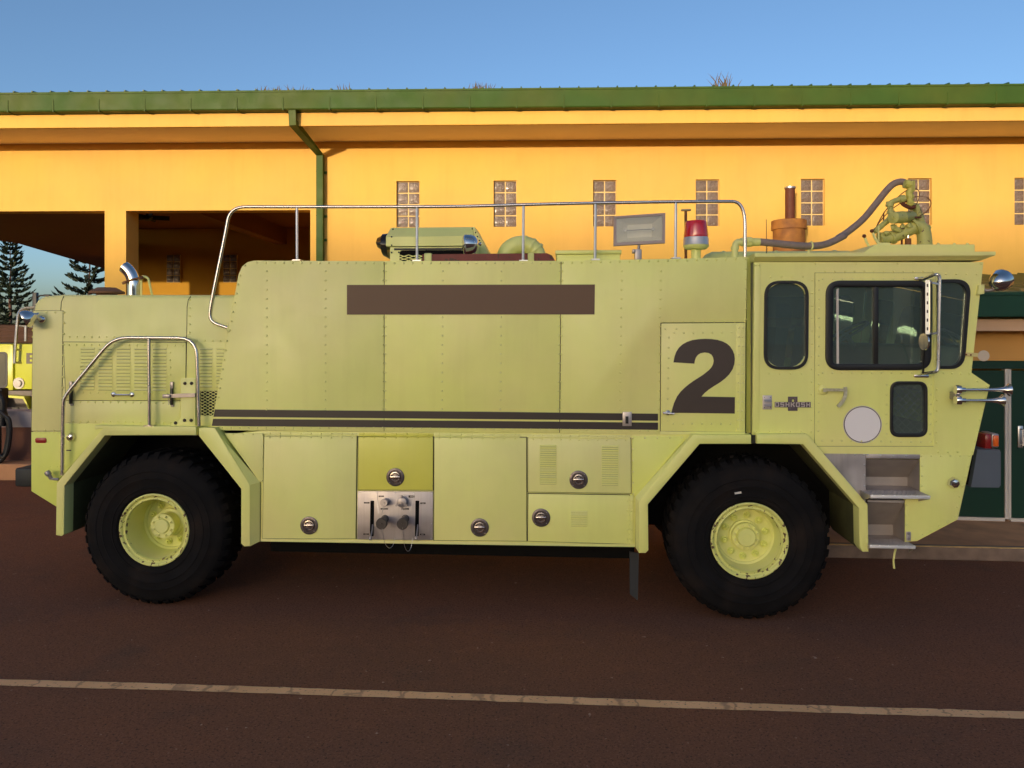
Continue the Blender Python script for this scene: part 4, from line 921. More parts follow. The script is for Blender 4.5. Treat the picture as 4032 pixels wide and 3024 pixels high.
# rear corrugated grille edge, bumper, lights
m = MB()
for i in range(14):
    c = TF.at(134, 1300 + i * 27, .1); m.tube([(c.x - .004, .10, c.z), (c.x - .004, WID - .10, c.z)], .016, 8)
ob('rear_grille', m, M_LIME3, truck)
m = MB(); a, b = T('B', 122, 472, .12), T('B', 240, 618, .12); m.box(a.x, b.x + .05, .10, WID - .10, b.z, a.z, .02); ob('rear_bumper', m, mat('black_bumper', (.012, .014, .016), .6), truck)
plate('reflector', pp('B', [(273, 250), (283, 241), (348, 241), (358, 250), (358, 272), (348, 281), (283, 281), (273, 272)], pv), pv - .006, pv + .01, mat('red_reflector', (.30, .012, .014), .3, var=.1, vscale=80), truck, bevel=.002)
def marker(z, x, y, r, v):
    c = T(z, x, y, v); m = MB(); m.lathe([(r * 1.05, .002), (r, -.006), (r * .93, -.022), (r * .7, -.036), (r * .3, -.043), (.001, -.044)], (c.x, v, c.z), (-.1, 1, .1), 7); o = ob('marker_lamp', m, M_CHROME, truck, smooth=25)
    m = MB(); m.rivet(c.x, v - .043, c.z, .006); ob('lamp_screw', m, M_DARK, o)
marker('B', 552, 234, .041, pv); marker('J', 1547, 594, .047, -.005)
m = MB(); m.tube([T('B', 450, 560, -.02), T('B', 420, 560, -.03), T('B', 395, 555, -.03)], .012, 8); m.tube([T('B', 398, 560, -.03), T('B', 372, 520, -.04)], .016, 8); m.lathe([(.001, -.026), (.022, -.02), (.026, 0), (.022, .016), (.001, .02)], T('B', 370, 516, -.04), (.5, 0, -.6), 10); ob('drain_valve', m, M_DULL, truck)
m = MB(); p = pp('B', [(528, 310), (545, 318), (530, 326), (512, 322)], pv)
plate('warning_sticker', pp('B', [(510, 334), (547, 334), (547, 343), (510, 343)], pv), pv - .001, pv + .004, M_BLACK, truck, bevel=0, smooth=0)
# rear work lamp
m = MB(); n0 = T('Y', 885, 665, -.06); f0 = T('Y', 430, 850, -.10); ax = (f0 - n0).normalized(); L = (f0 - n0).length
m.lathe([(.008, -.03), (.014, -.01), (.024, .0), (.050, L * .25), (.068, L * .55), (.076, L * .85), (.078, L), (.074, L + .012), (.001, L + .014)], n0, ax, 28); wl_ = ob('work_lamp', m, M_CHROME, truck)
c = T('Y', 1190, 860, pv); m = MB(); m.lathe([(.036, 0), (.036, -.006), (.028, -.02), (.014, -.03), (.012, -.05)], (c.x, pv, c.z), (0, 1, 0), 20); m.tube([(c.x, pv - .045, c.z), n0 + Vector((.01, .0, 0))], .011, 8); ob('lamp_mount', m, M_CHROME, wl_)
# exhaust and rain cap on the hood
ev = .45
hz = T('P', 500, 1162, hv).z
p = [T('A', 1168, 575, ev), T('A', 1166, 470, ev), T('A', 1146, 405, ev), T('A', 1112, 358, ev), T('A', 1082, 335, ev)]
cl = catmull(p, 5); cl[0] = Vector((cl[0].x, ev, hz - .03))
m = MB(); m.tube(cl, .056, 18, cap=False); m.tube([v_ * 1.0 for v_ in cl], .051, 18, cap=False); ex = ob('exhaust_stack', m, M_CHROME, truck)
m = MB(); m.tube([T('A', 1075, 470, ev - .055), T('A', 1150, 445, ev - .06), T('A', 1235, 425, ev - .03)], .010, 8); m.bar(T('A', 1070, 478, ev - .05), T('A', 1100, 462, ev - .06), .02, .02); m.bar(T('A', 1210, 434, ev - .05), T('A', 1245, 425, ev - .02), .022, .022); ob('exhaust_clamp', m, M_RUSTY, ex)
m = MB(); m.tube(fillet([T('A', 1240, 418, ev), T('A', 1290, 425, ev), T('A', 1328, 600, ev)], .03), .011, 8); m.bar(T('A', 1229, 440, ev), T('A', 1229, 600, ev), .018, .01); ob('exhaust_bracket', m, M_LIME, ex)
c = T('A', 930, 552, 1.3)
m = MB(); m.lathe([(.10, hz - c.z - .02), (.10, -.02), (.17, -.018), (.172, .0), (.09, .045), (.001, .05)], c, (0, 0, 1), 24); ob('rain_cap', m, mat('brown_cap', (.19, .085, .04), .7, var=.2), truck)

# ---- roof rail over the tank
v = .025
pts = [T('A', 1990, 866, v), T('A', 1826, 812, v), T('A', 1832, 690, v), T('A', 1962, 50, v), T('C', 15, 143, v), T('C', 1170, 143, v), T('E', 0, 141, v), T('E', 900, 115, v), T('E', 1900, 98, v), T('G', 640, 396, v), T('G', 921, 396, v), T('G', 922, 1000, v)]
path = fillet(pts, [0, .14, .10, .06, .14, .02, .3, .3, .3, .1, .20, 0], n=8)
m = MB(); m.tube(path, .0135, 12); rr = ob('roof_rail', m, M_TUBE, truck)
for z, x, y0, y1 in (('C', 595, 145, 608), ('C', 1640, 145, 612), ('E', 578, 135, 612), ('E', 1205, 118, 602), ('E', 1905, 105, 590)):
    m = MB(); m.tube([T(z, x, y0, v), T(z, x - 4 if z == 'E' else x + 2, y1, v)], .0115, 10); c = T(z, x, y1, v); m.box(c.x - .035, c.x + .035, v - .02, v + .045, c.z - .004, c.z + .006); ob('rail_post', m, M_STEEL, rr)
c = T('A', 1990, 866, v); m = MB(); m.obox(c, Vector((.2, 0, .98)), Vector((0, 1, 0)), Vector((.98, 0, -.2)), .035, .02, .004); ob('rail_foot', m, M_LIME, rr)

# ---- gear on the tank roof
RZ = 2.93
def S(x, y, v): return T('S', x, y, v)
v = .55
m = MB(); a = S(237, 330, v); b = S(1160, 330, v)
prof = [(v - .16, S(0, 332, v - .16).z), (v - .16, S(0, 230, v - .16).z), (v - .05, S(0, 140, v).z), (v + .2, S(0, 130, v).z), (v + .38, S(0, 230, v).z), (v + .38, S(0, 332, v).z)]
m.loft([[(a.x + .02 * (1 if i in (2, 3) else 0), y, z) for i, (y, z) in enumerate(prof)], [(b.x - .0, y, z) for y, z in prof]]); acu = ob('blower_cover', m, M_LIME, truck, smooth=20)
m = MB(); a2, b2 = S(237, 335, v - .15), S(1205, 500, v - .15); m.box(a2.x, b2.x, v - .15, v + .36, RZ, a2.z - .006); m.prism([(b.x + .004, S(0, 140, v).z), (b.x + .05, S(0, 240, v).z), (b.x + .13, S(0, 415, v).z), (b.x + .13, RZ), (b.x + .004, RZ)], v - .12, v + .3); ob('blower_base', m, M_LIME, acu, smooth=20)
m = MB(); x0, x1 = S(342, 0, v - .15).x, S(1040, 0, v - .15).x; z1, z0 = S(0, 380, v - .15).z, RZ; m.prism(f2([(x0, z0), (x1, z0), (x1, z1), (x0, z1)], .03), v - .156, v - .15); ob('grille_opening', m, M_UNDER, acu)
m = MB(); n = 14; dx = (x1 - x0) / n; dz = .0125
for i in range(n):
    for j in range(8):
        s0 = .5 if (i + j) % 2 else -.5; m.bar((x0 + (i + .5 + s0) * dx, v - .158, z0 + .02 + j * dz), (x0 + (i + .5 - s0) * dx, v - .158, z0 + .02 + (j + 1) * dz), .006, .003)
ob('mesh_grille', m, M_LIME, acu, smooth=0)
m = MB(); m.box(x0 - .05, x1 + .03, v - .153, v - .149, z1 + .002, z1 + .02)
for x, y in ((270, 145), (255, 228), (255, 320), (255, 400), (333, 397), (632, 372), (1132, 142), (1168, 182), (1188, 226), (1210, 268)):
    c = S(x, y, v - .16); m.rivet(c.x, v - .163, c.z, .008)
ob('bolts', m, M_DARK, acu)
c = S(235, 330, v + .05); m = MB(); e = S(86, 285, v + .05)
m.loft([[Vector((c.x, v + .05 + .13 * math.sin(t), S(0, 325, v).z + .12 * math.cos(t))) for t in [k * math.pi / 8 for k in range(16)]], [Vector((c.x - .06, v + .05 + .115 * math.sin(t), S(0, 310, v).z + .10 * math.cos(t))) for t in [k * math.pi / 8 for k in range(16)]], [Vector((e.x + .06, v + .05 + .08 * math.sin(t), S(0, 290, v).z + .07 * math.cos(t))) for t in [k * math.pi / 8 for k in range(16)]], [Vector((e.x + .015, v + .05 + .045 * math.sin(t), S(0, 285, v).z + .045 * math.cos(t))) for t in [k * math.pi / 8 for k in range(16)]], [Vector((e.x, v + .05 + .01 * math.sin(t), S(0, 285, v).z + .01 * math.cos(t))) for t in [k * math.pi / 8 for k in range(16)]]])
ob('rear_siren', m, mat('gloss_black', (.012, .007, .006), .15), acu, smooth=50)
# roof spot lamp
v = .2; m = MB(); k0 = S(1195, 308, v); f0 = S(1058, 312, v - .03); ax = (f0 - k0).normalized(); L = (f0 - k0).length
m.lathe([(.006, -.03), (.016, -.026), (.016, -.016), (.008, -.006), (.040, .0), (.072, L * .25), (.083, L * .55), (.086, L * .9), (.084, L + .008), (.07, L + .02), (.001, L + .028)], k0, ax, 26); sp = ob('roof_spot_lamp', m, M_CHROME, truck)
m = MB(); c = S(1135, 420, v); m.bar(c, (c.x, v, RZ), .022, .02); m.tube([S(1155, 385, v), (S(1195, 495, v).x, v, RZ)], .006, 6); ob('lamp_bracket', m, M_DULL, sp)
# maroon ram with lime clamps
v = .18; m = MB(); a, b = S(600, 425, v), S(1945, 412, v); m.loft([[(a.x, v - .05, RZ), (a.x, v + .06, RZ), (a.x, v + .06, a.z), (a.x, v - .05, a.z)], [(b.x, v - .05, RZ), (b.x, v + .06, RZ), (b.x, v + .06, b.z), (b.x, v - .05, b.z)], [(b.x + .045, v - .05, RZ), (b.x + .045, v + .06, RZ), (b.x + .045, v + .06, b.z - .02), (b.x + .045, v - .05, b.z - .02)], [(b.x + .08, v - .05, RZ), (b.x + .08, v + .06, RZ), (b.x + .08, v + .06, RZ + .02), (b.x + .08, v - .05, RZ + .02)]]); ram = ob('roof_beam', m, M_REDBR, truck, smooth=20)
for x0, x1, y in ((605, 690, 405), (1735, 1805, 402)): m = MB(); a, b = S(x0, y, v - .06), S(x1, y, v - .06); m.box(a.x, b.x, v - .06, v + .07, RZ, a.z, .01); ob('clamp', m, M_LIME, ram)
# big elbow pipe
v = .62; c = S(1675, 470, v); Rr = (S(1865, 470, v).x - S(1500, 470, v).x) / 2; rad = (S(1500, 0, v).x - S(1402, 0, v).x)
m = MB(); arc = [Vector((c.x - Rr * math.cos(t), v, c.z + Rr * .86 * math.sin(t))) for t in [math.pi * k / 14 for k in range(15)]]
arc = [Vector((arc[0].x, v, RZ))] + arc + [Vector((arc[-1].x, v, RZ))]; m.tube(arc, [rad * (1.0 - .22 * max(0, k - 8) / 8) for k in range(len(arc))], 20); elb = ob('intake_elbow', m, M_LIME, truck, smooth=60)
m = MB()
for t in (1.75, 2.15, 2.5):
    p = Vector((c.x - Rr * math.cos(t), v, c.z + Rr * .86 * math.sin(t))); d = Vector((math.sin(t), 0, .86 * math.cos(t))).normalized(); m.lathe([(rad * 1.0, -.012), (rad * 1.03, 0), (rad * 1.0, .012)], p, d, 20)
ob('clamp_band', m, M_LIME, elb)
# roof hatch
v = .12; m = MB(); a, b = T('E', 868, 528, v), T('E', 1418, 520, v); m.box(a.x, b.x, v, 1.0, RZ, a.z - .03); ht = ob('roof_hatch', m, M_LIME, truck, smooth=0)
m = MB(); m.box(a.x - .012, b.x + .012, v - .02, 1.02, a.z - .028, a.z + .004, .006); ob('hatch_lid', m, M_LIME, ht)
# flood lamp
v = .16
cor = [T('FL', 420, 208, v), T('FL', 1700, 122, v), T('FL', 1690, 868, v), T('FL', 418, 940, v)]
inn = [T('FL', 488, 262, v), T('FL', 1632, 188, v), T('FL', 1620, 800, v), T('FL', 488, 862, v)]
m = MB(); m.prism([(p.x, p.z) for p in cor], v - .02, v + .03, [[(p.x, p.z) for p in inn]]); fl = ob('flood_lamp', m, mat('lamp_housing', (.36, .28, .28), .5, var=.1), truck, smooth=20)
bk = [T('FL', 760, 420, v + .12), T('FL', 1370, 380, v + .12), T('FL', 1370, 700, v + .12), T('FL', 760, 740, v + .12)]
m = MB(); m.loft([[Vector((p.x, v - .004, p.z)) for p in inn], bk], cap=False); m.face(bk); ob('reflector', m, mat('reflector_alloy', (.86, .79, .68), .4, metal=.1, var=.1, vscale=8), fl, smooth=0)
m = MB(); m.prism([(p.x, p.z) for p in inn], v - .008, v - .005); ob('lamp_glass', m, glass('clear_glass', (.9, .9, .88), .5, haze=.03), fl, smooth=0)
m = MB(); m.tube([T('FL', 720, 555, v + .06), T('FL', 1390, 520, v + .06)], .006, 8)
for x, y in ((705, 555), (1400, 520)): c = T('FL', x, y, v + .05); m.lathe([(.014, -.02), (.016, 0), (.012, .03)], c, (0, 1, 0), 10)
ob('lamp_tube', m, M_DULL, fl)
m = MB(); m.tube([T('FL', 1050, 900, v + .01), T('FL', 1040, 1010, v + .01)], .012, 10); a, b = T('FL', 945, 1020, v), T('FL', 1112, 1250, v); m.box(a.x, b.x, v - .02, v + .04, RZ, a.z, .006); a, b = T('FL', 880, 1025, v), T('FL', 955, 1120, v); m.box(a.x, b.x, v - .025, v + .03, b.z, a.z, .005); ob('lamp_stand', m, M_DULL, fl)
# beacon
v = .3; c = T('G', 388, 870, v); r = (T('G', 528, 850, v).x - T('G', 248, 850, v).x) / 2
zz = lambda y: T('G', 388, y, v).z
m = MB(); m.lathe([(r * .93, zz(792)), (r * .95, zz(760)), (r * .88, zz(680)), (r * .84, zz(628)), (r * .78, zz(612)), (r * .4, zz(602)), (.001, zz(600))], (c.x, v, 0), (0, 0, 1), 28); bc = ob('beacon', m, M_RED, truck)
m = MB(); m.lathe([(r * .5, zz(900)), (r * .98, zz(885)), (r * 1.0, zz(872)), (r * .98, zz(868)), (r * .98, zz(800)), (r * .94, zz(788))], (c.x, v, 0), (0, 0, 1), 28); ob('beacon_ring', m, mat('brushed_ring', (.74, .68, .64), .42, metal=.8), bc)
m = MB(); m.lathe([(r * .96, zz(870)), (r * 1.01, zz(874)), (r * .98, zz(890)), (r * .8, zz(915)), (r * .38, zz(920)), (r * .36, RZ)], (c.x, v, 0), (0, 0, 1), 24); ob('beacon_post', m, M_LIME, bc)
# T-bar rod
v = .5; m = MB(); m.tube([(T('G', 277, 500, v).x, v, RZ), T('G', 277, 505, v)], .013, 10); tb = ob('dip_rod', m, M_RUSTY, truck); m = MB(); a, b = T('G', 226, 480, v), T('G', 334, 500, v); m.box(a.x, b.x, v - .02, v + .02, b.z, a.z, .008); ob('handle', m, mat('worn_handle', (.42, .30, .17), .7), tb)
# foam hose
v = .28
m = MB(); x = T('G', 812, 950, v).x; m.tube(fillet([(x, v, RZ), T('G', 812, 838, v), T('G', 905, 838, v)], .065, n=8), .0285, 14); m.lathe([(.036, -.012), (.036, .012)], T('G', 890, 838, v), (1, 0, 0), 16); m.lathe([(.036, -.01), (.036, .01)], T('G', 812, 905, v), (0, 0, 1), 16); ho = ob('hose_pipe', m, M_LIME, truck)
m = MB(); m.lathe([(.040, 0), (.042, .006), (.042, .04), (.034, .044), (.034, .07), (.033, .075)], T('G', 940, 838, v), (1, 0, -.02), 8); m.lathe([(.034, .0), (.034, .06)], T('G', 1005, 838, v), (1, 0, -.02), 16); ob('hose_union', m, M_LIME, ho)
hp = [('G', 1075, 836, .28), ('G', 1230, 850, .28), ('G', 1400, 868, .30), ('G', 1600, 882, .36), ('G', 1800, 862, .46), ('G', 2000, 770, .6), ('H', 0, 868, .72), ('H', 120, 790, .78), ('H', 300, 640, .86), ('H', 450, 460, .9), ('H', 560, 320, .9), ('H', 650, 230, .9), ('H', 730, 198, .9), ('H', 790, 205, .9)]
m = MB(); m.tube(catmull([T(*h) for h in hp], 5), .0305, 14); fh = ob('foam_hose', m, M_HOSEG, truck, smooth=60)
m = MB(); cc = T('G', 1640, 880, .37); m.lathe([(.036, -.006), (.041, 0), (.036, .006)], cc, (1, .2, .0), 18); m.bar(cc + Vector((-.02, 0, -.03)), (cc.x - .02, .36, 2.97), .014, .012); ob('hose_clip', m, M_LIME, ho)
# whip antenna
v = .6; m = MB(); a = T('G', 1158, 960, v); m.tube([(a.x, v, 2.95), T('G', 1157, 880, v), T('G', 1153, 592, v)], .0028, 6); m.tube([Vector((a.x + .008 * math.cos(t * 2.1), v + .008 * math.sin(t * 2.1), a.z + .005 * t)) for t in range(14)], .002, 5); ob('whip_antenna', m, M_DARK, truck)
# air cylinder lying on the roofs
v = .75; c0, c1 = T('G', 560, 985, v), T('G', 2040, 960, v); r = .145; zc = c0.z + .03 - r + .02
m = MB(); m.lathe([(.001, -.12), (.07, -.10), (.115, -.06), (r, 0), (r, c1.x - c0.x), (.13, c1.x - c0.x + .06), (.08, c1.x - c0.x + .11), (.001, c1.x - c0.x + .13)], (c0.x, v, zc - .015), (1, 0, 0), 24); cy = ob('air_cylinder', m, M_LIME, truck, smooth=50)
for x in (685, 1255, 1890): m = MB(); c = T('G', x, 950, v); m.lathe([(r + .004, -.014), (r + .008, 0), (r + .004, .014)], (c.x, v, zc - .015), (1, 0, 0), 24); ob('cylinder_band', m, M_LIME, cy)
# ---- cab
def I_(x, y, v=0.0): return T('I', x, y, v)
side = [(135, 160), (1897, 160), (1805, 1010), (1945, 1105), (1818, 1642), (600, 1630), (545, 1588), (515, 1545), (122, 1545)]
S2 = pp('I', side)
hole_r = f2(pp('I', [(225, 320), (540, 320), (535, 970), (220, 970)]), .16)
hole_d = pp('I', [(600, 241), (1517, 241), (1515, 1577), (598, 1577)])
hole_q = f2(pp('I', [(1550, 312), (1778, 305), (1726, 962), (1550, 962)]), [.03, .14, .14, .03])
cw = plate('cab_side', S2, 0, .035, M_LIME, truck, [hole_r, hole_d, hole_q], bevel=0, smooth=0)
hole_f = f2(pp('I', [(700, 320), (1470, 320), (1470, 972), (700, 972)]), .12)
plate('cab_side', S2, WID - .035, WID, M_LIME, truck, [hole_r, hole_f, hole_q], bevel=0, smooth=0)
rivets(cw, row('I', 583, 300, 577, 1470, 94) + row('I', 262, 273, 512, 273, 84) + row('I', 250, 1017, 500, 1017, 84) + row('I', 250, 1463, 575, 1468, 82) + row('I', 1540, 1138, 1536, 1545, 80) + row('I', 1930, 1120, 1812, 1620, 86) + row('I', 1590, 1012, 1790, 1018, 62) + row('I', 1610, 250, 1845, 254, 80) + row('I', 605, 170, 1880, 172, 303) + row('I', 1550, 1618, 1700, 1620, 80) + row('I', 1850, 1075, 1920, 1110, 75) + row('I', 683, 232, 1510, 232, 75), 0, .009)
# front, roof, floor, back
def quad(m, a, b, v0, v1):
    m.face([(a[0], v0, a[1]), (b[0], v0, b[1]), (b[0], v1, b[1]), (a[0], v1, a[1])])
m = MB(); quad(m, S2[2], S2[3], .001, WID - .001); quad(m, S2[3], S2[4], .001, WID - .001)
fa = (S2[1][0] + (S2[2][0] - S2[1][0]) * .12, S2[1][1] + (S2[2][1] - S2[1][1]) * .12)
quad(m, S2[1], fa, .001, WID - .001)
ob('cab_front', m, M_LIME, truck, smooth=0)
m = MB(); quad(m, fa, S2[2], .05, WID - .05); ob('windscreen', m, M_GLASS, truck, smooth=0)
m = MB(); m.box(S2[0][0], S2[0][0] + .04, .036, WID - .036, S2[8][1], S2[0][1]); ob('cab_back', m, M_CABIN, truck, smooth=0)
m = MB(); zf = pp('I', [(0, 1480)])[0][1]; m.box(S2[0][0] + .05, S2[3][0] - .1, .036, WID - .036, zf - .06, zf); ob('cab_floor', m, M_CABIN, truck, smooth=0)
plate('cab_bulkhead', pp('I', [(85, 130), (137, 110), (125, 1478), (78, 1478)], .1), .12, WID - .12, M_LIME3, truck, bevel=0, smooth=0)
post = plate('corner_post', pp('I', [(137, 168), (186, 168), (172, 1476), (120, 1476)]), -.008, .01, M_LIME, truck, bevel=.003)
rivets(post, [tuple(I_(x, y).xz) for x, y in ((148, 186), (172, 186), (132, 1468), (150, 1468))], -.008, .009)
# interior: seats, dash, wheel
fx = S2[2][0]
for v0 in (.45, 1.55):
    for u0 in (fx - 1.0,):
        m = MB(); m.box(u0 - .05, u0 + .45, v0, v0 + .5, zf + .25, zf + .42, .05); m.obox((u0 - .08, v0 + .25, zf + .62), Vector((1, 0, -.12)).normalized(), Vector((0, 1, 0)), Vector((.12, 0, 1)).normalized(), .06, .23, .26); m.box(u0 - .05, u0 + .4, v0 + .1, v0 + .4, zf, zf + .26); ob('seat', m, M_SEAT, truck)
m = MB(); m.box(fx - .42, fx - .02, .1, WID - .1, zf + .35, zf + .72, .05); ob('dashboard', m, M_CABIN, truck)
m = MB(); sc_ = Vector((fx - .5, 1.35, zf + .82)); ax = Vector((-.5, 0, .85)).normalized(); b1 = Vector((0, 1, 0)); b2 = ax.cross(b1)
m.tube([sc_ + (b1 * math.cos(t) + b2 * math.sin(t)) * .22 for t in [k * 2 * math.pi / 24 for k in range(25)]], .014, 8)
for k in range(3): t = k * 2.1; m.bar(sc_, sc_ + (b1 * math.cos(t) + b2 * math.sin(t)) * .21, .02, .01)
m.tube([sc_, sc_ - ax * .4], .025, 8); ob('steering_wheel', m, M_CABIN, truck)
# windows
def window(parent, outer, inner, ro, ri, v0=-.014, bars=None):
    o2, i2 = f2(pp('I', outer), ro, 8), f2(pp('I', inner), ri, 8)
    g_ = plate('window_gasket', o2, v0, .03, M_RUB, parent, [i2], bevel=0, smooth=30)
    plate('window_pane', i2 if True else o2, .012, .016, M_GLASS, parent, bevel=0, smooth=0)
    return g_
window(truck, [(213, 303), (553, 303), (547, 985), (206, 985)], [(236, 324), (531, 324), (526, 963), (229, 963)], .13, .11)
window(truck, [(1536, 294), (1800, 290), (1745, 980), (1536, 980)], [(1552, 318), (1768, 315), (1721, 955), (1552, 955)], [.03, .13, .13, .03], [.02, .11, .11, .02])
window(cw, [(0, 0)] * 3, [(0, 0)] * 3, 0, 0) if False else None
for hole, nm in ((hole_r, 'r'), (hole_f, 'f'), (hole_q, 'q')):
    plate('window_pane', hole, WID - .02, WID - .016, M_GLASS, truck, bevel=0, smooth=0)
# crew door
hole_w = f2(pp('I', [(712, 330), (1458, 330), (1458, 962), (712, 962)]), .10)
hole_l = f2(pp('I', [(1190, 1090), (1448, 1090), (1448, 1486), (1190, 1486)]), .07)
cd = plate('cab_door', pp('I', [(603.5, 244), (1514, 244), (1511.5, 1573), (618, 1573), (601, 1556)]), -.006, .03, M_LIME, truck, [hole_w, hole_l], bevel=0, smooth=0)
for lp in ([(599, 240), (606, 240), (603, 1556), (597, 1556)], [(1511, 240), (1519, 240), (1517, 1578), (1509, 1578)], [(599, 238), (1519, 238), (1519, 246), (599, 246)], [(600, 1570), (1517, 1570), (1517, 1579), (600, 1579)]): plate('gap_shade_strip', pp('I', lp), .004, .02, M_GAPSHADE, cd, bevel=0, smooth=0)
o2, i2 = f2(pp('I', [(682, 302), (1490, 302), (1490, 990), (678, 990)]), .12, 8), f2(pp('I', [(738, 350), (1428, 350), (1426, 942), (733, 942)]), .035, 6)
plate('window_gasket', o2, -.024, .03, M_RUB, cd, [i2], bevel=.006, smooth=30)
plate('window_pane', i2, .010, .014, M_GLASS, cd, bevel=0, smooth=0)
plate('window_bar', pp('I', [(1051, 348), (1088, 348), (1085, 944), (1049, 944)]), -.012, .02, M_RUB, cd, bevel=.003)
plate('sash_strip', pp('I', [(768, 368), (785, 362), (788, 940), (770, 940)]), .002, .008, M_WHITE, cd, bevel=0)
o2, i2 = f2(pp('I', [(1176, 1075), (1462, 1075), (1462, 1503), (1174, 1503)]), .075, 8), f2(pp('I', [(1199, 1098), (1440, 1098), (1440, 1472), (1197, 1472)]), .05, 8)
plate('window_gasket', o2, -.018, .03, M_RUB, cd, [i2], bevel=.004, smooth=30)
plate('window_pane', i2, .010, .014, M_GLASS, cd, bevel=0, smooth=0)
m = MB(); a, b = I_(1195, 1480, .06), I_(1445, 1095, .06)
for i in range(9):
    for j in range(13):
        s0 = .5 if (i + j) % 2 else -.5; dx = (b.x - a.x) / 8; dz = (b.z - a.z) / 13
        m.bar((a.x + (i - .0 + s0) * dx, .06, a.z + j * dz), (a.x + (i - s0) * dx, .06, a.z + (j + 1) * dz), .003, .003)
ob('window_mesh', m, M_DULL, cd, smooth=0)
rivets(cd, row('I', 633, 300, 627, 1456, 72) + row('I', 660, 290, 1440, 285, 82) + row('I', 660, 1009, 1340, 1011, 75.5) + row('I', 655, 1530, 1490, 1542, 75.5) + row('I', 1490, 1100, 1487, 1480, 75) + row('I', 1152, 1103, 1150, 1480, 75), -.006, .009)
m = MB()
for i in range(17):
    y0 = 262 + i * 77; a, b = I_(1521 - i * .25, y0, -.008), I_(1521 - i * .25, y0 + 73, -.008); m.tube([a, b], .0075, 8)
ob('door_hinge', m, M_LIME, cd)
c = T('R', 525, 430, -.006); m = MB(); m.lathe([(.040, 0), (.040, -.008), (.034, -.014), (.018, -.018), (.016, -.04)], (c.x, -.006, c.z), (0, 1, 0), 22)
for x, y in ((525, 388), (488, 426), (525, 462)): p = T('R', x, y, -.02); m.rivet(p.x, -.018, p.z, .006)
hb = ob('handle_base', m, M_LIME, cd)
m = MB(); m.bar(T('R', 530, 428, -.05), T('R', 770, 430, -.05), .022, .012); m.box(c.x - .012, c.x + .012, -.055, -.02, c.z - .012, c.z + .012)
arc = catmull([T('R', 768, 398, -.05), T('R', 772, 440, -.05), T('R', 766, 500, -.055), T('R', 735, 560, -.06), T('R', 690, 610, -.065)], 5)
for a, b in zip(arc, arc[1:]): m.bar(a, b + (b - a) * .1, .026, .010)
ob('door_handle', m, mat('worn_alloy_handle', (.50, .45, .30), .45, metal=.3, var=.25, vscale=40), cd)
cx_, r_ = I_(965, 1407), (I_(1108, 1400).x - I_(822, 1400).x) / 2
m = MB(); m.lathe([(r_ + .006, -.0075), (r_ + .006, -.0055)], (cx_.x, 0, cx_.z), (0, 1, 0), 64); ob('decal_edge', m, M_WHITE, cd, smooth=0)
m = MB(); m.lathe([(r_, -.0088), (r_, -.006)], (cx_.x, 0, cx_.z), (0, 1, 0), 64); ob('decal_ring', m, M_NUM, cd, smooth=0)
m = MB(); m.lathe([(r_ - .006, -.0100), (r_ - .006, -.007)], (cx_.x, 0, cx_.z), (0, 1, 0), 64); ob('decal_disc', m, M_DISC, cd, smooth=0, label='plain pale grey round disc with dark ring')
# emblem with raised lettering
emb = plate('emblem', pp('X', [(530, 775), (922, 775), (922, 615), (1198, 615), (1198, 775), (1590, 775), (1590, 935), (1198, 935), (1198, 1035), (922, 1035), (922, 935), (530, 928)]), -.010, 0, mat('emblem_plate', (.12, .09, .10), .45, metal=.4), truck, [pp('X', [(1030, 700), (1100, 700), (1100, 768), (1030, 768)])], bevel=0, smooth=0)
GL = {'O': [(0, 0, .24, 1), (.76, 0, 1, 1), (.24, 0, .76, .2), (.24, .8, .76, 1)], 'S': [(0, .8, 1, 1), (0, .5, .24, .8), (0, .41, 1, .6), (.76, .2, 1, .45), (0, 0, 1, .2)], 'H': [(0, 0, .24, 1), (.76, 0, 1, 1), (.24, .4, .76, .6)], 'K': [(0, 0, .24, 1), (.24, .42, .6, .60), (.5, .55, .8, .8), (.72, .75, 1, 1), (.55, .2, .85, .46), (.74, 0, 1, .3)]}
for i, ch in enumerate('OSHKOSH'):
    x0 = 545 + i * 154; y0 = 782 + i * 1.2; m = MB()
    for (a, b_, c_, d) in GL[ch]:
        p0, p1 = T('X', x0 + a * 112, y0 + (1 - b_) * 134, -.01), T('X', x0 + c_ * 112, y0 + (1 - d) * 134, -.01); m.box(p0.x, p1.x, -.0135, -.009, p0.z, p1.z)
    ob('letter', m, mat('letter_alloy', (.56, .48, .47), .4, metal=.5), emb, smooth=0)
m = MB()
for (x0, y0, x1, y1) in ((960, 650, 1000, 1000), (1130, 650, 1165, 770), (1000, 650, 1130, 680), (1020, 925, 1125, 940)): a, b = T('X', x0, y0, -.01), T('X', x1, y1, -.01); m.box(a.x, b.x, -.0125, -.009, a.z, b.z)
ob('emblem_relief', m, mat('emblem_relief', (.17, .13, .14), .45, metal=.4), emb, smooth=0)
vp = plate('vent_plate', pp('X', [(168, 578), (444, 578), (442, 994), (168, 994)]), -.006, 0, M_SS, truck, bevel=.002)
for y in (700, 830): m = MB(); a, b = T('X', 205, y, 0), T('X', 430, y + 65, 0); m.loft([[(a.x, -.006, a.z), (a.x, -.02, b.z), (a.x, -.006, b.z)], [(b.x, -.006, a.z), (b.x, -.02, b.z), (b.x, -.006, b.z)]]); ob('louvre', m, M_SS, vp, smooth=0)
rivets(vp, [tuple(T('X', x, y).xz) for x, y in ((218, 638), (402, 636), (222, 938), (402, 926))], -.006, .004, M_DARK)
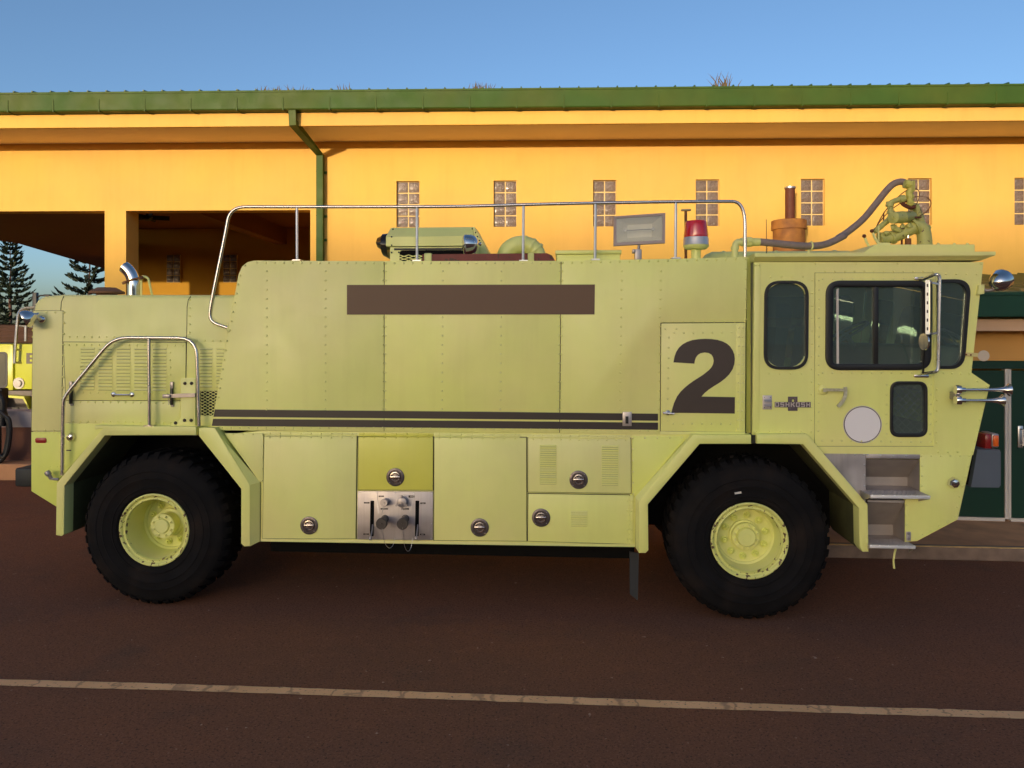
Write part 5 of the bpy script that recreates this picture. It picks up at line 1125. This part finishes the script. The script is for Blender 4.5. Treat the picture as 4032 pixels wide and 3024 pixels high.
# mirror
mv = -.22
m = MB(); m.tube(fillet([I_(1400, 288, -.02), I_(1430, 292, -.06), I_(1535, 250, mv), I_(1562, 268, mv), I_(1550, 985, mv), I_(1528, 1005, mv), I_(1425, 1018, -.04)], [0, .02, .04, .05, .05, .04, 0]), .0125, 10)
a, b = I_(1365, 275, -.01), I_(1442, 296, -.01); m.box(a.x, b.x, -.02, -.006, b.z, a.z, .003); a, b = I_(1362, 1024, -.01), I_(1474, 1046, -.01); m.box(a.x, b.x, -.02, -.006, b.z, a.z, .003)
m.bar(I_(1500, 318, mv), I_(1562, 330, mv), .015, .02); m.bar(I_(1500, 712, mv), I_(1555, 700, mv), .015, .02); mi = ob('mirror_arm', m, M_TUBE, truck)
m = MB(); cc = I_(1478, 508, mv); hz_ = (I_(0, 305, mv).z - I_(0, 710, mv).z) / 2
ax1 = Vector((-.52, -.85, 0)).normalized(); ax2 = Vector((.85, -.52, 0)).normalized()
m.obox(cc, ax1, ax2, Vector((0, 0, 1)), .080, .014, hz_); ob('mirror_housing', m, mat('white_alloy', (.80, .79, .76), .3, metal=.2), mi, smooth=0)
m = MB(); m.obox(cc + ax2 * .0150, ax1, ax2, Vector((0, 0, 1)), .078, .001, hz_ - .012); ob('mirror_glass', m, M_CHROME, mi, smooth=0)
m = MB(); sd = cc + ax1 * .080
for k in range(6): m.obox(sd + Vector((0, 0, hz_ * (-.8 + .32 * k))), ax1, ax2, Vector((0, 0, 1)), .0015, .005, .012)
ob('mirror_slots', m, M_DARK, mi, smooth=0, kind='stuff')
c = I_(1440, 772, mv); m = MB(); m.lathe([(.066, -.004), (.067, .006), (.05, .020), (.02, .028), (.001, .030)], c, (.99, .12, 0), 24); ob('round_mirror', m, M_CHROME, mi)
m = MB(); m.bar(I_(1452, 720, mv), I_(1432, 1015, mv * .4), .012, .012); ob('mirror_strut', m, M_DARK, mi)
# offside mirror seen through the cab
m = MB(); c0, c1 = I_(1195, 390, 2.50), I_(1335, 770, 2.50); m.box(c0.x, c1.x, 2.48, 2.52, c1.z, c0.z, .01); p = I_(1240, 815, 2.50); m.lathe([(.09, -.01), (.088, .01), (.05, .025)], p, (0, 1, 0), 20); m.tube([I_(1300, 350, 2.50), I_(1296, 950, 2.50)], .014, 8); m.tube([I_(1300, 350, 2.50), I_(1300, 345, WID)], .014, 8); m.tube([I_(1296, 950, 2.50), I_(1296, 955, WID)], .014, 8); ob('far_mirror', m, M_RUB, truck)
# roof with gutter edge
top = pp('I', [(140, 92), (1988, 88), (1978, 112), (1905, 160), (137, 160)], -.05)
m = MB(); u0, u1, u2 = top[0][0], top[1][0], top[3][0]; z1, z2 = top[0][1], pp('I', [(0, 121)], -.05)[0][1]; z3 = pp('I', [(0, 158)], 0)[0][1]
for s in (0,):
    sec = lambda uu, dz=0: [(uu, -.055, z1 + dz), (uu, -.055, z2 + dz), (uu, -.004, z3), (uu, WID + .004, z3), (uu, WID + .055, z2 + dz), (uu, WID + .055, z1 + dz)]
    secL = [Vector(p) for p in sec(u0)]; secR = [Vector(p) for p in sec(u1)]
    secR[2].x = secR[3].x = u2
    m.loft([secL, secR])
rf = ob('cab_roof', m, M_LIME, truck, smooth=0)
plt = pp('I', [(1062, 25), (1830, 24), (1832, 90), (965, 92)], .05)
m = MB(); m.prism(plt, .05, 2.2, bevel=.004); ob('turret_deck', m, M_LIME, truck, smooth=20)
rivets(rf, [tuple(T('H', x, 941, .06).xz) for x in (1190, 1380, 1535)], .06, .012)
# turret
v = .75
def Q_(x, y, dv=0): return T('Q', x, y, v + dv)
dz_ = plt[0][1]
pth = [Q_(1610, 1590), Q_(1600, 1400), Q_(1560, 1230), Q_(1440, 1180), Q_(1300, 1230), Q_(1100, 1330), Q_(900, 1410), Q_(720, 1440), Q_(640, 1440)]
pth = catmull(pth, 4); pth[0].z = dz_ - .02
rad = [.064 - .014 * min(1, i / 24) for i in range(len(pth))]
m = MB(); m.tube(pth, rad, 18); tu = ob('turret_barrel', m, M_TURR, truck, smooth=60)
for p, r in ((Q_(1400, 1180), .072), (Q_(900, 1410), .060), (Q_(665, 1440), .060)): m = MB(); m.lathe([(r, -.012), (r + .003, 0), (r, .012)], p, (.88, 0, .4), 20); ob('barrel_flange', m, M_TURR, tu)
m = MB(); m.lathe([(.075, 0), (.075, .02), (.066, .03)], (Q_(1610, 1560).x, v, dz_), (0, 0, 1), 20); ob('base_flange', m, M_TURR, tu)
m = MB(); a, b = Q_(925, 980, -.14), Q_(1350, 960, .06); ax = (b - a).normalized(); L = (b - a).length
m.lathe([(.045, -.004), (.052, 0), (.052, L * .38), (.055, L * .40), (.055, L * .46), (.051, L * .48), (.051, L * .94), (.04, L)], a, ax, 24); m.lathe([(.012, -.02), (.012, 0)], a, ax, 8); ob('turret_motor', m, M_TURR, tu)
m = MB(); m.tube(catmull([Q_(520, 1280, -.05), Q_(700, 1130, -.05), Q_(840, 1000, -.02), Q_(870, 850, 0), Q_(850, 720, 0), Q_(900, 640, 0), Q_(1100, 570, 0), Q_(1180, 560, 0)], 4), .024, 12); m.lathe([(.034, -.012), (.034, .012)], Q_(870, 860), (0, 0, 1), 14); m.lathe([(.032, -.03), (.036, 0), (.032, .02)], Q_(1130, 570), (1, 0, .3), 14); m.lathe([(.034, -.02), (.034, .02)], Q_(850, 690), (.2, 0, 1), 12); ob('foam_pipe', m, M_TURR, tu)
m = MB(); m.tube([Q_(1270, 400), Q_(1290, 700)], .030, 14); m.lathe([(.036, -.014), (.036, .014)], Q_(1290, 520), (0, 0, 1), 8); m.tube([Q_(1170, 240), Q_(1300, 275)], .040, 10); m.tube(catmull([Q_(1290, 270), Q_(1310, 300), Q_(1290, 420)], 4), .030, 12); m.box(Q_(1320, 0).x, Q_(1384, 0).x, v - .02, v + .02, Q_(0, 420).z, Q_(0, 196).z, .005); m.tube([Q_(1250, 640), Q_(1340, 680)], .032, 12); ob('hose_coupling', m, mat('yellow_fitting', (.56, .50, .10), .5, var=.15, vscale=12), tu)  # coupling coloured yellower than the rest of the turret
m = MB(); m.tube(catmull([Q_(1210, 600), Q_(1120, 640), Q_(1160, 700), Q_(1300, 760), Q_(1400, 740)], 4), .018, 8); m.tube([Q_(1110, 1380), Q_(1110, 1600)], .009, 8); m.box(Q_(1370, 0).x, Q_(1520, 0).x, v - .02, v + .02, Q_(0, 1005).z, Q_(0, 975).z); m.tube([Q_(1265, 1130, -.03), Q_(1262, 1260, -.03)], .016, 8); m.tube([Q_(715, 870), Q_(715, 1080)], .006, 6); ob('turret_linkage', m, M_RUSTPIPE, tu)
m = MB(); m.tube([Q_(1315, 740, .1), Q_(1410, 740, .1), Q_(1490, 960, .1), Q_(1540, 1150, .1)], .038, 14); ob('turret_column', m, M_TURR, tu)
m = MB(); a = Q_(1248, 1460, -.03); m.tube([a, Q_(1252, 1260, -.03)], .0085, 10); ob('ram_rod', m, M_CHROME, tu)
m = MB(); m.lathe([(.038, dz_), (.038, dz_ + .018), (.028, dz_ + .02), (.026, a.z + .01), (.014, a.z + .014)], (a.x, v - .03, 0), (0, 0, 1), 18); ob('ram_gland', m, M_RUSTY, tu)
for i, (x, y, dv, r, L_, ax_) in enumerate(((945, 1190, -.06, .030, .05, (1, -.4, .2)), (1010, 1235, -.07, .024, .06, (1, 0, -.5)), (770, 1320, -.05, .022, .04, (1, 0, .4)), (1120, 1175, -.04, .020, .05, (.3, 0, 1)), (1275, 1150, -.05, .022, .04, (0, 0, 1)), (1700, 1190, 0, .022, .03, (1, 0, .3)), (690, 1350, -.04, .020, .03, (.9, 0, .4)))):
    m = MB(); m.lathe([(r * .8, -L_ * .5), (r, -L_ * .45), (r, L_ * .2), (r * .7, L_ * .25), (r * .7, L_ * .5)], Q_(x, y, dv), ax_, 8 if i % 2 else 14); ob('valve_fitting', m, M_TURR, tu)
m = MB()
m.tube(catmull([Q_(520, 1330), Q_(580, 1130), Q_(760, 820), Q_(1000, 560), Q_(1200, 395), Q_(1400, 340), Q_(1490, 430), Q_(1470, 600), Q_(1390, 740)], 6), .0042, 6)
m.tube(catmull([Q_(505, 1320), Q_(620, 1080), Q_(850, 830), Q_(1000, 720), Q_(1230, 580), Q_(1500, 515), Q_(1690, 560), Q_(1745, 680), Q_(1660, 840), Q_(1500, 945)], 6), .0042, 6); ob('control_cable', m, M_RUSTPIPE, tu)
for x, y, bx, by in ((460, 1270, 600, 1545), (292, 1380, 400, 1610)):
    m = MB(); k = Q_(x, y, -.3); m.tube(catmull([Q_(x + 20, y + 40, -.3), Q_((x + bx) / 2 - 10, (y + by) / 2, -.3), Q_(bx, by, -.3)], 4), .011, 8); lv = ob('control_lever', m, M_LIME, truck); m = MB(); m.lathe([(.001, -.017), (.012, -.013), (.0175, 0), (.012, .013), (.001, .017)], k, (0, 0, 1), 14); ob('lever_knob', m, M_RUSTPIPE, lv)
m = MB(); a, b = Q_(590, 1530, -.35), Q_(850, 1570, -.35); m.box(a.x, b.x, a.y - .02, a.y + .03, b.z - .03, a.z, .006); a, b = Q_(600, 1150, -.1), Q_(624, 1560, -.1); m.box(a.x, b.x, a.y, a.y + .01, b.z, a.z); ob('lever_bracket', m, M_LIME, truck)
# ---- nose: horns, spot lamp, marker disc, bumper
hv2 = -.11
m = MB()
for y0, xe, rr_ in ((1140, 2096, .050), (1222, 2044, .050)):
    a = I_(1735, y0, hv2); e = I_(xe, y0 + 2, hv2); L = e.x - a.x
    m.lathe([(.010, 0), (.011, L * .55), (.014, L * .74), (.021, L * .87), (.036, L * .96), (rr_, L), (rr_ - .003, L + .002), (.02, L * .9), (.001, L * .8)], a, (1, 0, 0), 20)
    c = I_(1706, y0, hv2); m.lathe([(.034, -.026), (.038, -.02), (.038, .012), (.03, .018), (.02, .022), (.018, .05), (.001, .05)], c, (1, 0, 0), 22)
hn = ob('air_horn', m, M_CHROME, truck)
m = MB()
for y0 in (1140, 1222): m.bar(I_(1690, y0, hv2), I_(1685, 1185, -.05), .02, .016)
a = I_(1670, 1186, -.03); m.box(a.x - .02, a.x + .02, -.09, -.0, a.z - .03, a.z + .03, .004); ob('horn_bracket', m, M_DULL, hn)
bk_ = plate('lamp_bracket', pp('I', [(1848, 338), (1892, 334), (1890, 405), (1840, 412)]), -.03, .10, M_LIME, truck, bevel=.004)
m = MB(); c = T('H', 1930, 1375, .0); ax = Vector((.66, .62, .33)).normalized(); m.lathe([(.02, -.10), (.045, -.085), (.068, -.055), (.08, -.012), (.084, .02), (.086, .03), (.08, .036), (.001, .04)], c, ax, 30); sl_ = ob('nose_spot_lamp', m, M_CHROME, truck)
m = MB(); m.tube(catmull([T('H', 1715, 1492, .02), T('H', 1790, 1488, .01), T('H', 1900, 1465, .0), T('H', 1920, 1420, 0)], 4), .012, 10); m.lathe([(.018, -.01), (.018, .012)], T('H', 1725, 1490, .02), (1, 0, 0), 12); ob('lamp_arm', m, M_DULL, sl_)
m = MB(); m.bar(I_(1758, 868, -.012), I_(1920, 878, -.012), .030, .008); md = ob('disc_arm', m, mat('cream_arm', (.62, .52, .22), .5), truck)
m = MB(); c = I_(1898, 880, -.02); m.lathe([(.042, -.004), (.044, 0), (.042, .004)], c, (.1, 1, 0), 26); ob('clear_disc', m, mat('clear_plastic', (.55, .45, .36), .25, spec=.5), md)
for x, y in ((1765, 870), (1800, 873)): m = MB(); p = I_(x, y, -.016); m.rivet(p.x, -.016, p.z, .008); ob('screw', m, M_RUSTY, md)
# lower nose
nose = pp('J', [(1240, 328), (1728, 332), (1592, 938), (1212, 1140), (1100, 1146), (1100, 720), (1240, 720)])
nn = plate('nose_skirt', nose, 0, .03, M_LIME, truck, bevel=.003)
rivets(nn, row('J', 1255, 342, 1700, 344, 89) + row('J', 1255, 437, 1257, 625, 95) + row('J', 1112, 808, 1114, 990, 92) + row('J', 1690, 440, 1585, 820, 95) + row('J', 1568, 915, 1260, 1085, 80), 0, .009)
m = MB(); quad(m, nose[1], nose[2], .03, WID - .001); quad(m, nose[2], nose[3], .03, WID - .001); quad(m, nose[3], nose[4], .03, WID - .001); ob('nose_front', m, M_LIME, truck, smooth=0)
plate('nose_skirt', nose, WID - .03, WID, M_LIME, truck, bevel=0)
m = MB(); a, b = T('J', 1752, 285, .05), T('J', 1992, 640, .05)
m.loft([[(T('J', 1775, 290, .05).x, y, a.z), (b.x - .01, y, a.z), (b.x, y, a.z - .02), (b.x, y, b.z + .02), (b.x - .015, y, b.z), (T('J', 1715, 0, .05).x, y, b.z)] for y in (.05, WID - .05)]); bp_ = ob('front_bumper', m, M_BUMP, truck, smooth=20)
m = MB(); m.prism(pp('J', [(1735, 290), (1782, 290), (1722, 612), (1675, 612)], .1), .1, WID - .1); ob('bumper_mount', m, M_UNDER, bp_)
m = MB(); a, b = T('J', 1846, 138, .12), T('J', 1922, 275, .12); m.box(a.x, b.x, .12, .28, b.z - .02, a.z, .02); tl_ = ob('turn_lamp', m, mat('dark_red_lens', (.22, .012, .012), .25), truck)
m = MB(); a, b = T('J', 1916, 138, .1), T('J', 1986, 270, .1); m.box(a.x, b.x, .11, .29, b.z, a.z, .012); ob('lamp_surround', m, M_DULL, tl_); a, b = T('J', 1926, 154, .1), T('J', 1976, 258, .1); m = MB(); m.box(a.x, b.x, .1, .2, b.z, a.z, .008); ob('amber_lens', m, M_AMBER, tl_)
# ---- entry steps
plate('step_panel', pp('W', [(-160, 412), (332, 410), (332, 990), (350, 1000), (330, 1060), (-40, 640)]), .006, .03, M_SS, truck, bevel=0)
rivets(truck, row('W', 95, 426, 316, 428, 110) + row('W', 316, 545, 314, 795, 123), .006, .009, M_STEEL)
hdr = plate('step_header', pp('W', [(334, 412), (974, 418), (974, 474), (334, 468)]), .0, .03, M_SS, truck, bevel=.002)
rivets(hdr, row('W', 352, 428, 805, 436, 151), 0, .009, M_STEEL)
def recess(x0, x1, yt, ym, yb, dep):
    a, b = T('W', x0, yt), T('W', x1, yb); zt, zm, zb = T('W', 0, yt).z, T('W', 0, ym, dep).z, b.z - .01
    m = MB()
    m.face([(a.x, .01, zt), (b.x, .01, zt), (b.x, dep, zm), (a.x, dep, zm)]); m.face([(a.x, dep, zm), (b.x, dep, zm), (b.x, dep, zb), (a.x, dep, zb)]); m.face([(a.x, .01, zb), (b.x, .01, zb), (b.x, dep, zb), (a.x, dep, zb)])
    for x in (a.x, b.x): m.face([(x, .005, zt), (x, dep, zm), (x, dep, zb), (x, .005, zb)])
    ob('step_recess', m, mat('step_alloy', (.40, .34, .31), .5, metal=.35, var=.12, vscale=6), truck, smooth=0)
recess(334, 970, 474, 682, 880, .22); recess(355, 792, 990, 1245, 1455, .22)
for x0, x1, y0, y1, dv, xs in ((388, 1097, 902, 953, -.20, 345), (380, 922, 1497, 1545, -.12, 362)):
    a, b = T('W', x0, y0, dv), T('W', x1, y1, dv)
    m = MB(); m.box(a.x - .004, b.x + .004, dv + .006, .21, a.z - .012, a.z - .004)
    st = ob('step', m, M_SS, truck, smooth=20)
    m = MB(); m.box(a.x, b.x, dv, dv + .012, b.z, a.z, .003); ob('step_nosing', m, mat('bright_nosing', (.78, .76, .77), .4, metal=.4), st)
    for k in range(5): x0_ = a.x + (b.x - a.x) * (.04 + .19 * k); m = MB(); m.box(x0_, x0_ + (b.x - a.x) * .15, dv - .002, dv + .02, a.z - .003, a.z + .003); ob('nosing_strip', m, M_WHITE, st, smooth=0)
    m = MB()
    for i in range(26):
        for j in range(6):
            x = a.x + .012 + (b.x - a.x - .024) * i / 25; y = dv + .02 + j * .034; s = .006 * (1 if (i + j) % 2 else -1); m.bar((x - abs(s), y - s, a.z - .004), (x + abs(s), y + s, a.z - .004), .004, .005, Vector((0, 0, 1)))
    ob('tread_bumps', m, M_SS, st, smooth=0, kind='stuff')
    for xx in (a.x + .0, b.x - .0): m = MB(); m.loft([[(xx - .003, dv + .012, a.z - .013), (xx - .003, dv + .012, b.z), (xx - .003, .0, b.z - .06), (xx - .003, .0, a.z - .013)], [(xx + .003, dv + .012, a.z - .013), (xx + .003, dv + .012, b.z), (xx + .003, .0, b.z - .06), (xx + .003, .0, a.z - .013)]]); ob('step_bracket', m, M_SS, st, smooth=0)
plate('step_riser', pp('W', [(350, 960), (790, 966), (790, 996), (352, 988)]), .0, .03, M_SS, truck, bevel=0)
m = MB(); a, b = T('W', 808, 1338, -.004), T('W', 862, 1444, -.004); m.box(a.x, b.x, -.012, 0, b.z, a.z, .002); sb_ = ob('bracket_plate', m, M_SS, truck)
for y in (1358, 1420): m = MB(); c = T('W', 834, y, -.012); m.lathe([(.011, 0), (.011, -.006), (.006, -.01)], (c.x, -.012, c.z), (0, 1, 0), 6); ob('bolt', m, M_DULL, sb_)
m = MB(); m.tube(catmull([T('J', 1014, 1210, .1), T('J', 1000, 1262, .08), T('J', 992, 1330, .08), T('J', 998, 1392, .09)], 5), .0085, 8); ob('ground_strap', m, M_LIME, truck)
